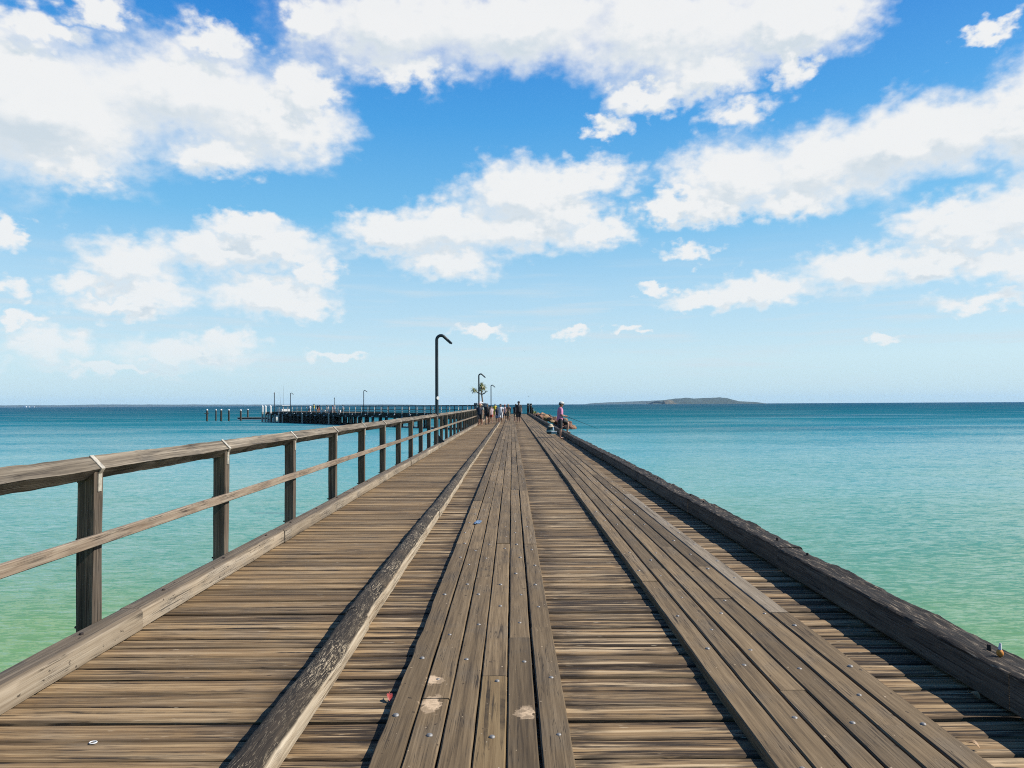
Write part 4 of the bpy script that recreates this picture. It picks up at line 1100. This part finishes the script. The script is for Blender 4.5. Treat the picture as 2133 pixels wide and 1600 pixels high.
# spiky plants on the rocks
for i, (px, yb, h, lab) in enumerate(((1110.5, 861.5, .95, 'yellow green spiky plant nearest the corner posts on the rock mound'), (1114.5, 862.5, .75, 'smaller yellow green spiky plant on the rocks to the right of the other one'))):
    c = at(px, yb, 122 + i)
    o = tag(empty('spiky_plant', c), lab, 'plant', 'yellow green plants on the rocks')
    mb = MB()
    for k in range(34):
        a = rr.uniform(0, 2 * PI); e = rr.uniform(.3, 1.4)
        leaf(mb, c, V((math.cos(a) * math.cos(e), math.sin(a) * math.cos(e), math.sin(e))), h * rr.uniform(.7, 1.2), .06, rr.uniform(.3, 1.0))
    mb.build('leaves', M['agave'], o)
    mb = MB(); mb.tube([c + V((0, 0, -.3)), c + V((0, 0, .05))], [.08, .06], 8); mb.build('stem', M['trunk'], o, smooth=60)
c = V((-3.6, 80.0, .3))
# cabinets by the corner
for i, (px, Z, z1, w, mat, lab) in enumerate(((991.0, 121.5, 1.92, .30, 'grey', 'grey cabinet at the start of the jetty, left of the tree trunk'), (1007.5, 122.5, 1.88, .42, 'grey', 'wide grey cabinet at the start of the jetty, right of the tree trunk'))):
    x = gx(px, Z); o = tag(empty('cabinet', (x, Z, 0)), lab, 'cabinet', 'grey cabinets at the jetty start')
    mb = MB(); mb.box((x, Z, z1 / 2), (w, .3, z1 / 2), bev=.03); mb.build('housing', M[mat], o)
    mb = MB(); mb.box((x, Z - .308, z1 / 2), (w * .85, .008, z1 / 2 * .88)); dr = mb.build('door', M['fence'], o)
    mb = MB(); mb.box((x + w * .6, Z - .33, z1 * .5), (.02, .012, .09)); mb.build('handle', M['steel'], dr)
x = gx(1001.6, 124); o = tag(empty('canopy', (x, 124, 0)), 'small white peaked canopy at the foot of the pandanus trunk', 'canopy')
mb = MB(); mb.ring_strip([[V((x + sx * .62, 124 + sy * .62, 1.72)) for sx, sy in ((-1, -1), (1, -1), (1, 1), (-1, 1))], [V((x + sx * .62, 124 + sy * .62, 1.85)) for sx, sy in ((-1, -1), (1, -1), (1, 1), (-1, 1))], [V((x + sx * .04, 124 + sy * .04, 2.25)) for sx, sy in ((-1, -1), (1, -1), (1, 1), (-1, 1))]], [[(0, 0, 0)] * 4] * 3, .5)
mb.build('cover', M['white'], o)
for sx in (-1, 1):
    for sy in (-1, 1):
        mb = MB(); mb.tube([(x + sx * .55, 124 + sy * .55, 0.002), (x + sx * .55, 124 + sy * .55, 1.718)], .03, 6); mb.build('pole', M['steel'], o, smooth=45)

# ------------------------------------------------------------------ far land
def land(name, pts, Z, depth, mat, label, rough):
    """hill profile surveyed as (px, py) above the sea line, given real distance and depth"""
    vs = []; fs = []; n = 0
    xs = [p[0] for p in pts]; N = 220; rows = 14
    def prof(x):
        for (a, ya), (b, yb) in zip(pts[:-1], pts[1:]):
            if a <= x <= b:
                t = (x - a) / (b - a); t = t * t * (3 - 2 * t); return ya + (yb - ya) * t
        return 0
    for j in range(rows + 1):
        v = j / rows
        for i in range(N + 1):
            x = xs[0] + (xs[-1] - xs[0]) * i / N
            hgt = prof(x) * Z / FPX
            X = (x - 1066.5) / FPX * Z
            k = math.sin(PI * min(1, v)) ** .75
            z = hgt * k + hgt * rough * k * (mnoise.noise(V((X / 140.0, v * 9, 3))) + .6 * mnoise.noise(V((X / 38.0, v * 22, 7)))) * (1 if 0 < i < N else 0)
            vs.append((X, Z + depth * v, WZ - .5 + max(0, z)))
    for j in range(rows):
        for i in range(N):
            a = j * (N + 1) + i; fs.append((a, a + 1, a + N + 2, a + N + 1))
    me = bpy.data.meshes.new(name); me.from_pydata(vs, [], fs); me.materials.append(mat)
    me.polygons.foreach_set('use_smooth', [True] * len(fs))
    o = bpy.data.objects.new(name, me); COL.objects.link(o); tag(o, label, name.replace('_', ' '), kind='structure'); return o
def forest(name, lo, hi, sc):
    m, t, b = new_mat(name); g = t.n('ShaderNodeNewGeometry').outputs['Position']
    nz = t.noise(g, sc, 6, .65); t.put(b.inputs['Base Color'], t.ramp(nz, [(.35, lo), (.65, hi)])); b.inputs['Roughness'].default_value = .9
    t.put(b.inputs['Normal'], t.bump(nz, 1.0, 14)); return m
M['forest'] = forest('forest_cover', (.010, .025, .018), (.022, .042, .030), .02)
M['forest2'] = forest('far_forest_cover', (.014, .026, .020), (.028, .042, .030), .008)
M['cliff'] = forest('cliff_rock', (.04, .038, .022), (.10, .085, .05), .03)
isl = [(1384, 0), (1387, 6.5), (1395, 8.0), (1406, 9.0), (1420, 11.0), (1437, 13.2), (1453, 13.8), (1470, 12.2), (1485, 12.4), (1500, 13.4), (1522, 14.3), (1534, 13.6), (1545, 10.5), (1556, 7.2), (1575, 5.4), (1592, 4.6), (1600, 2.2), (1607, 0)]
land('island', isl, 5200, 700, M['forest'], 'low wooded island with a bare headland on the horizon', .10)
land('cliff', [(1383, 0), (1386, 7.0), (1394, 8.2), (1404, 7.2), (1410, 3.0), (1414, 0)], 5120, 140, M['cliff'], 'brown bare headland at the left end of the island', .2)
land('hills', [(1228, 0), (1240, 2.2), (1252, 3.2), (1290, 4.6), (1324, 5.8), (1360, 7.0), (1390, 8.0), (1420, 6.0), (1450, 0)], 8200, 900, M['forest2'], 'hazy blue low hills behind the left end of the island', .05)
land('cliff', [(1359, 0), (1361, 2.4), (1368, 2.6), (1378, 1.6), (1384, 0)], 5150, 90, M['forest'], 'small dark islet off the headland of the island', .2)
sh = [(-420, 4.5), (-300, 5), (-150, 4.2), (0, 4.6), (60, 4.0), (150, 5.2), (260, 4.6), (340, 4.2), (440, 3.6), (520, 3.2), (600, 2.6), (700, 2.4), (780, 2.2), (840, 1.4), (872, 0)]
land('shore', sh, 9000, 1200, M['forest2'], 'hazy blue low wooded shore along the left horizon', .14)
HG = 'white buildings on the far shore'
for i, (px, w, h, lab) in enumerate(((52.5, 16, 15, 'tallest white building on the far left shore, with a peaked roof'), (60.5, 9, 9, 'small white building on the far shore between two others'), (69, 20, 8, 'wide low white building on the far shore, to the right of the tallest one'))):
    X = (px - 1066.5) / FPX * 8970
    o = tag(empty('house', (X, 8970, WZ + 2)), lab, 'building', HG)
    mb = MB(); mb.box((X, 8970, WZ + h / 2), (w, 10, h / 2)); mb.build('wall', M['white'], o)
    mb = MB(); mb.ring_strip([[V((X + sx * (w + 1), 8970 + sy * 11, WZ + h + .1)) for sx, sy in ((-1, -1), (1, -1), (1, 1), (-1, 1))], [V((X + sx * (w * .5), 8970 + sy * .5, WZ + h + 5)) for sx, sy in ((-1, -1), (1, -1), (1, 1), (-1, 1))]], [[(0, 0, 0)] * 4] * 2, .5); mb.build('roof', M['grey'], o)

# ------------------------------------------------------------------ air
hm = bpy.data.materials.new('haze'); hm.use_nodes = True; hm.node_tree.nodes.clear()
ho = hm.node_tree.nodes.new('ShaderNodeOutputMaterial'); hv = hm.node_tree.nodes.new('ShaderNodeVolumePrincipled')
hv.inputs['Color'].default_value = (.42, .70, 1.0, 1); hv.inputs['Density'].default_value = 3.2e-5; hv.inputs['Anisotropy'].default_value = .0
hm.node_tree.links.new(hv.outputs[0], ho.inputs['Volume'])
bm = bmesh.new(); bmesh.ops.create_cube(bm, size=1.0)
for v in bm.verts: v.co = V((v.co.x * 24000, (v.co.y + .5) * 12700 - 600, (v.co.z + .5) * 120 - 4.2))
me = bpy.data.meshes.new('haze'); bm.to_mesh(me); bm.free(); me.materials.append(hm)
hz = bpy.data.objects.new('haze', me); COL.objects.link(hz); tag(hz, 'thin blue sea haze that pales the far shore and the island', kind='stuff')

# ------------------------------------------------------------------ birds and litter
for px, py, Z, lab in ((1092.5, 731.5, 300, 'tiny dark bird high above the walkers'), (1101.0, 826.5, 240, 'tiny dark bird low above the corner posts of the pier')):
    c = at(px, py, Z); o = tag(empty('bird', c), lab, 'bird', 'birds in the sky')
    mb = MB(); mb.ell(c, .10, .26, .09, 8, 6); mb.build('body', M['hair'], o, smooth=60)
    for s in (-1, 1):
        mb = MB(); mb.ring_strip([[c + V((s * .05, .1, .03)), c + V((s * .05, -.08, .03)), c + V((s * .05, -.08, .05)), c + V((s * .05, .1, .05))], [c + V((s * .35, .12, .18)), c + V((s * .35, -.04, .18)), c + V((s * .35, -.04, .19)), c + V((s * .35, .12, .19))], [c + V((s * .62, .0, .10)), c + V((s * .62, -.05, .10)), c + V((s * .62, -.05, .105)), c + V((s * .62, .0, .105))]], [[(0, 0, 0)] * 4] * 3, .5)
        mb.build('wing', M['hair'], o)

M['redleaf'] = plain('red_leaf', (.42, .06, .04), .5, 0, .4, 40); M['yelleaf'] = plain('yellow_leaf', (.55, .30, .03), .5, 0, .3, 40)
M['brownleaf'] = plain('dry_leaf', (.40, .24, .11), .7, 0, .3, 40); M['bluefoil'] = plain('blue_foil', (.16, .24, .36), .28, .4, .5, 40)
def dry_leaf(p, rz, L, W_, mat, tilt, label):
    o = tag(empty('leaf', p, rz), label, 'leaf')
    mb = MB(); n = 8; top = []; bot = []
    for th in (0, .0016):
        pts = []
        for i in range(n + 1):
            q = i / n; w = W_ * math.sin(PI * q) ** .8
            zz = .012 * math.sin(PI * q) + q * tilt + th
            pts.append((V((-w, L * (q - .5), zz + w * .5)), V((0, L * (q - .5), zz)), V((w, L * (q - .5), zz + w * .5))))
        (top if th else bot).extend(pts)
    rings = [[b[0], b[1], b[2], t[2], t[1], t[0]] for b, t in zip(bot, top)]
    mb.ring_strip(rings, rings, .5)
    me = mb.mesh('blade', M[mat], smooth=50); b = bpy.data.objects.new('blade', me); COL.objects.link(b); b.parent = o
    mb = MB(); mb.tube([(0, L * .5, tilt + .002), (0.004, L * .72, tilt + .006)], .0014, 6); me = mb.mesh('stalk', M[mat]); b = bpy.data.objects.new('stalk', me); COL.objects.link(b); b.parent = o
    return o
q = on(791, 1458, .01); dry_leaf((-.690, q.y, .006), .25, .066, .016, 'redleaf', .024, 'red fallen leaf against the left edge of the central planks')
q = on(686, 1414, .01); dry_leaf((q.x, q.y, .008), 1.3, .045, .008, 'yelleaf', .0, 'yellow fallen leaf beside the pale side of the guard log')
q = on(2029, 1556, .01); dry_leaf((q.x, q.y, .008), .9, .05, .018, 'brownleaf', .012, 'dry tan leaf on the boards at the right edge of the right hand track')
q = on(2030, 1452, .01); dry_leaf((q.x, q.y, .008), .3, .07, .022, 'brownleaf', .01, 'dry brown leaf in the shadow under the heavy kerb')
q = on(995, 1090, ZT)
o = tag(empty('wrapper', (q.x, q.y, ZT + .002)), 'crumpled blue foil wrapper lying on the central planks', 'wrapper')
bm = bmesh.new(); bmesh.ops.create_icosphere(bm, subdivisions=3, radius=1.0)
for v in bm.verts:
    n = v.co.normalized(); k = 1 + .35 * mnoise.noise(n * 2.3) + .15 * mnoise.noise(n * 6)
    v.co = V((n.x * k * .038, n.y * k * .10, max(-.2, n.z) * k * .028 + .006))
me = bpy.data.meshes.new('foil'); bm.to_mesh(me); bm.free(); me.materials.append(M['bluefoil'])
b = bpy.data.objects.new('foil', me); COL.objects.link(b); b.parent = o; b.rotation_euler = (0, 0, -.3)
mb = MB(); mb.tube([(.012, .10, .012), (.02, .14, .03), (.012, .15, .035)], [.012, .008, .003], 7); me = mb.mesh('twisted_end', M['hair'], smooth=50); b = bpy.data.objects.new('twisted_end', me); COL.objects.link(b); b.parent = o
q = on(194, 1547, .0); o = tag(empty('ring_pull', (q.x, q.y, -.001)), 'small pale ring pull lying on the footway boards', 'ring pull')
mb = MB(); n = 20; mb.tube([(.017 * math.cos(2 * PI * k / n), .013 * math.sin(2 * PI * k / n), .002) for k in range(n + 1)], .0032, 7)
me = mb.mesh('ring', M['white'], smooth=60); b = bpy.data.objects.new('ring', me); COL.objects.link(b); b.parent = o
mb = MB(); mb.box((0.006, 0, .001), (.006, .012, .0012)); me = mb.mesh('tab', M['steel']); b = bpy.data.objects.new('tab', me); COL.objects.link(b); b.parent = o
q = on(2083, 1366, .235); o = tag(empty('cork_float', (q.x, q.y, .225)), 'little orange and white float left on top of the heavy kerb', 'float')
mb = MB(); mb.ell((q.x, q.y, .25), .018, .018, .022, 10, 8); mb.build('bulb', M['orange'], o, smooth=60)
mb = MB(); mb.tube([(q.x, q.y, .27), (q.x + .004, q.y, .305)], [.010, .005], 8); mb.build('tip', M['whitec'], o, smooth=60)

# ------------------------------------------------------------------ light
SUN = V((.735, -.04, .70)).normalized()
EL = math.asin(SUN.z); AZ = math.atan2(SUN.x, SUN.y)
ld = bpy.data.lights.new('sun', 'SUN'); ld.energy = 5.0; ld.angle = R(.53); ld.color = (1.0, .945, .86)
sun = bpy.data.objects.new('sun', ld); COL.objects.link(sun)
sun.rotation_euler = SUN.to_track_quat('Z', 'Y').to_euler()

world = bpy.data.worlds.new('World'); scene.world = world; world.use_nodes = True
t = NT(world.node_tree); bg = world.node_tree.nodes['Background']
BGS = .10; bg.inputs['Strength'].default_value = BGS
sky = t.n('ShaderNodeTexSky', sky_type='NISHITA'); sky.sun_disc = False; sky.sun_elevation = EL; sky.sun_rotation = AZ
sky.altitude = 0; sky.air_density = 1.0; sky.dust_density = .6; sky.ozone_density = 2.0
# clouds: where they stand in the sky by bearing and elevation (radians)
CL = [
 # cx, cy, rx, ry as surveyed on the photograph
 (110, 235, 250, 150), (380, 195, 250, 125), (560, 255, 140, 92), (90, 62, 120, 42), (205, 25, 65, 40), (150, 345, 110, 55), (450, 90, 85, 45), (-20, 150, 120, 130), (630, 190, 70, 80), (470, 320, 130, 45),
 (800, 60, 190, 110), (1080, 45, 290, 105), (1380, 60, 250, 110), (1640, 45, 150, 85), (1650, 140, 45, 65), (1345, 205, 90, 36), (1262, 262, 48, 26), (850, 140, 110, 42), (1490, 150, 120, 50), (650, 40, 60, 55),
 (1430, 425, 90, 32), (1550, 360, 130, 90), (1545, 240, 72, 48), (1700, 345, 180, 85), (1860, 310, 170, 85), (2010, 275, 150, 90), (2150, 240, 120, 115), (1500, 440, 95, 30),
 (1990, 450, 130, 50), (2140, 430, 140, 85), (2330, 330, 170, 150),
 (815, 490, 105, 42), (950, 475, 115, 55), (1080, 400, 120, 65), (1210, 380, 95, 48), (1090, 480, 150, 52), (1235, 480, 72, 40), (930, 545, 95, 42), (1180, 440, 80, 40),
 (590, 515, 120, 42), (440, 520, 100, 44), (270, 545, 110, 55), (180, 590, 75, 36), (560, 620, 125, 42), (310, 610, 100, 30), (640, 640, 60, 26),
 (1470, 622, 95, 20), (1610, 600, 120, 32), (1780, 563, 140, 45), (1950, 545, 150, 40), (2110, 552, 110, 42), (2050, 628, 115, 22), (2230, 560, 150, 60),
 (2062, 72, 58, 28), (1640, 420, 110, 40), (1400, 440, 60, 26), (250, 640, 120, 22), (660, 560, 50, 40), (520, 470, 90, 28), (30, 660, 60, 16), (250, 770, 160, 14), (700, 742, 60, 9), (2030, 480, 120, 40), (5, 478, 42, 40), (105, 716, 82, 44), (395, 738, 140, 34), (470, 712, 75, 30), (1435, 525, 45, 20), (1840, 706, 34, 11), (1005, 692, 55, 12), (1190, 696, 32, 12), (1310, 684, 35, 9), (1362, 598, 36, 14), (30, 600, 45, 25), (-160, 560, 120, 60), (-120, 760, 120, 25), (-250, 300, 200, 150),
]
def ang(px, py):
    d = ray(px, py).normalized(); return math.atan2(d.x, d.y), math.asin(d.z)
def cloud_group():
    ng = bpy.data.node_groups.new('cloud_field', 'ShaderNodeTree')
    ng.interface.new_socket('Vector', in_out='INPUT', socket_type='NodeSocketVector')
    ng.interface.new_socket('Noise', in_out='INPUT', socket_type='NodeSocketFloat')
    ng.interface.new_socket('Density', in_out='OUTPUT', socket_type='NodeSocketFloat')
    g = NT(ng); gi = g.n('NodeGroupInput'); go = g.n('NodeGroupOutput')
    acc = None
    for (cx, cy, rx, ry) in CL:
        a0, e0 = ang(cx, cy); a1, _ = ang(cx + rx, cy); _, e1 = ang(cx, cy - ry)
        ra, re = abs(a1 - a0), abs(e1 - e0)
        p = g.vm('MULTIPLY_ADD', gi.outputs[0], (1 / ra, 1 / re, 0), (-a0 / ra, -e0 / re, 0))
        l = g.vm('LENGTH', p, out=1)
        acc = l if acc is None else g.math('SMOOTH_MIN', acc, l, .35)
    g.put(go.inputs[0], g.math('ADD', g.math('SUBTRACT', 1.0, acc), gi.outputs[1]))
    return ng
dirn = t.n('ShaderNodeTexCoord').outputs['Generated']
sp = t.n('ShaderNodeSeparateXYZ'); t.put(sp.inputs[0], dirn)
az = t.math('ARCTAN2', sp.outputs[0], sp.outputs[1]); el = t.math('ARCSINE', sp.outputs[2])
cv = t.n('ShaderNodeCombineXYZ'); t.put(cv.inputs[0], az); t.put(cv.inputs[1], el); cv = cv.outputs[0]
grp = cloud_group()
def cnoise(vec, det, rough):
    return t.math('MULTIPLY', t.math('SUBTRACT', t.noise(t.vm('MULTIPLY', vec, (7.0, 10, 1)), 1, det, rough, .15), .445), t.mr(el, .03, .28, .7, 1.75))
def warped(vec):
    wv = t.n('ShaderNodeTexNoise'); t.put(wv.inputs['Vector'], t.vm('MULTIPLY', vec, (9, 13, 1))); wv.inputs['Detail'].default_value = 4
    return t.vm('ADD', vec, t.vm('MULTIPLY', t.vm('SUBTRACT', wv.outputs['Color'], (.5, .5, .5)), (.085, .055, 0)))
def field(vec, nz):
    gn = t.n('ShaderNodeGroup', node_tree=grp)
    t.put(gn.inputs[0], warped(vec)); t.put(gn.inputs[1], nz)
    return gn.outputs[0]
nhi = cnoise(cv, 9.0, .50)
den = field(cv, nhi)
nlo = cnoise(cv, 3.0, .45)
den_lo = t.math('ADD', t.math('SUBTRACT', den, nhi), nlo)
off = t.vm('ADD', cv, (.016, .026, 0))
den2 = field(off, cnoise(off, 3.0, .45))
dl = t.math('SUBTRACT', den_lo, den2)             # > 0 on the side turned to the sun, < 0 on the underside
# clouds over the rest of the sky, out of the view
oth = t.noise(t.vm('MULTIPLY', dirn, (3, 3, 4.5)), 1, 7, .55)
om = t.math('MAXIMUM', t.mr(t.math('ABSOLUTE', az), .80, 1.05), t.mr(el, .62, .85))
den = t.math('ADD', den, t.math('MULTIPLY', om, t.math('MULTIPLY', t.math('SUBTRACT', oth, .56), 4.0)))
lowf = t.mr(el, .03, .30)
alpha = t.mr(den, -.32, t.math('ADD', t.mr(dl, -.25, .25, .62, .52, 'LINEAR'), t.mr(el, .03, .22, .12, 0)))
alpha = t.math('MULTIPLY', alpha, t.mr(el, .0, .11, .40, 1.0))
alpha = t.math('MULTIPLY', alpha, t.mr(el, .05, .30, .86, .97))
# thin streaks low over the horizon
stn = t.noise(t.vm('MULTIPLY', cv, (5, 60, 1)), 1, 6, .55)
st = t.math('MULTIPLY', t.mr(stn, .46, .72), t.math('MULTIPLY', t.mr(el, .015, .06), t.mr(el, .10, .24, .62, 0)))
# shade: thick towards the sun -> greyer
lit = t.mr(dl, -.42, .22)
thick = t.mr(den_lo, .0, .8, 0, 1)
shade = t.math('MULTIPLY', t.math('SUBTRACT', 1.0, lit), thick)
fine = t.noise(t.vm('MULTIPLY', cv, (16, 22, 1)), 1, 8, .6)
shade = t.math('ADD', shade, t.math('MULTIPLY', t.math('SUBTRACT', fine, .5), .30), clamp=True)
K = 2 ** -EXPO / BGS
ccol = t.mix(shade, (.90 * K, .905 * K, .90 * K), (.645 * K, .725 * K, .785 * K))
# the clear sky: the Nishita sky graded to the clean blue of the day, pale cyan at the horizon and deep blue overhead
def k3(c): return tuple(q for q in c)
grad = t.ramp(t.mr(el, 0, 1.2, 0, 1, 'LINEAR'), [(0.0, (.50, .72, .84)), (.05, (.57, .775, .87)), (.133, (.41, .68, .87)), (.21, (.165, .52, .845)), (.317, (.05, .36, .80)),
              (.43, (.003, .215, .70)), (.66, (.0, .13, .50)), (1.0, (.0, .09, .38))])
grad = t.vm('SCALE', grad, None); t.nt.nodes[-1].inputs['Scale'].default_value = K
skyc = t.mix(.85, sky.outputs[0], grad)
c1 = t.mix(st, skyc, (.66 * K, .755 * K, .815 * K))
c2 = t.mix(alpha, c1, ccol)
t.put(bg.inputs['Color'], c2)
world.cycles.sampling_method = 'MANUAL'; world.cycles.sample_map_resolution = 1024

# ------------------------------------------------------------------ render settings
scene.view_settings.view_transform = 'Standard'; scene.view_settings.look = 'None'
scene.view_settings.exposure = EXPO; scene.view_settings.gamma = 1.0
scene.render.engine = 'CYCLES'
scene.cycles.use_denoising = False
scene.cycles.pixel_filter_type = 'BLACKMAN_HARRIS'; scene.cycles.filter_width = 1.05
scene.cycles.volume_bounces = 0; scene.cycles.max_bounces = 6; scene.cycles.diffuse_bounces = 3; scene.cycles.glossy_bounces = 3
scene.cycles.caustics_reflective = False; scene.cycles.caustics_refractive = False
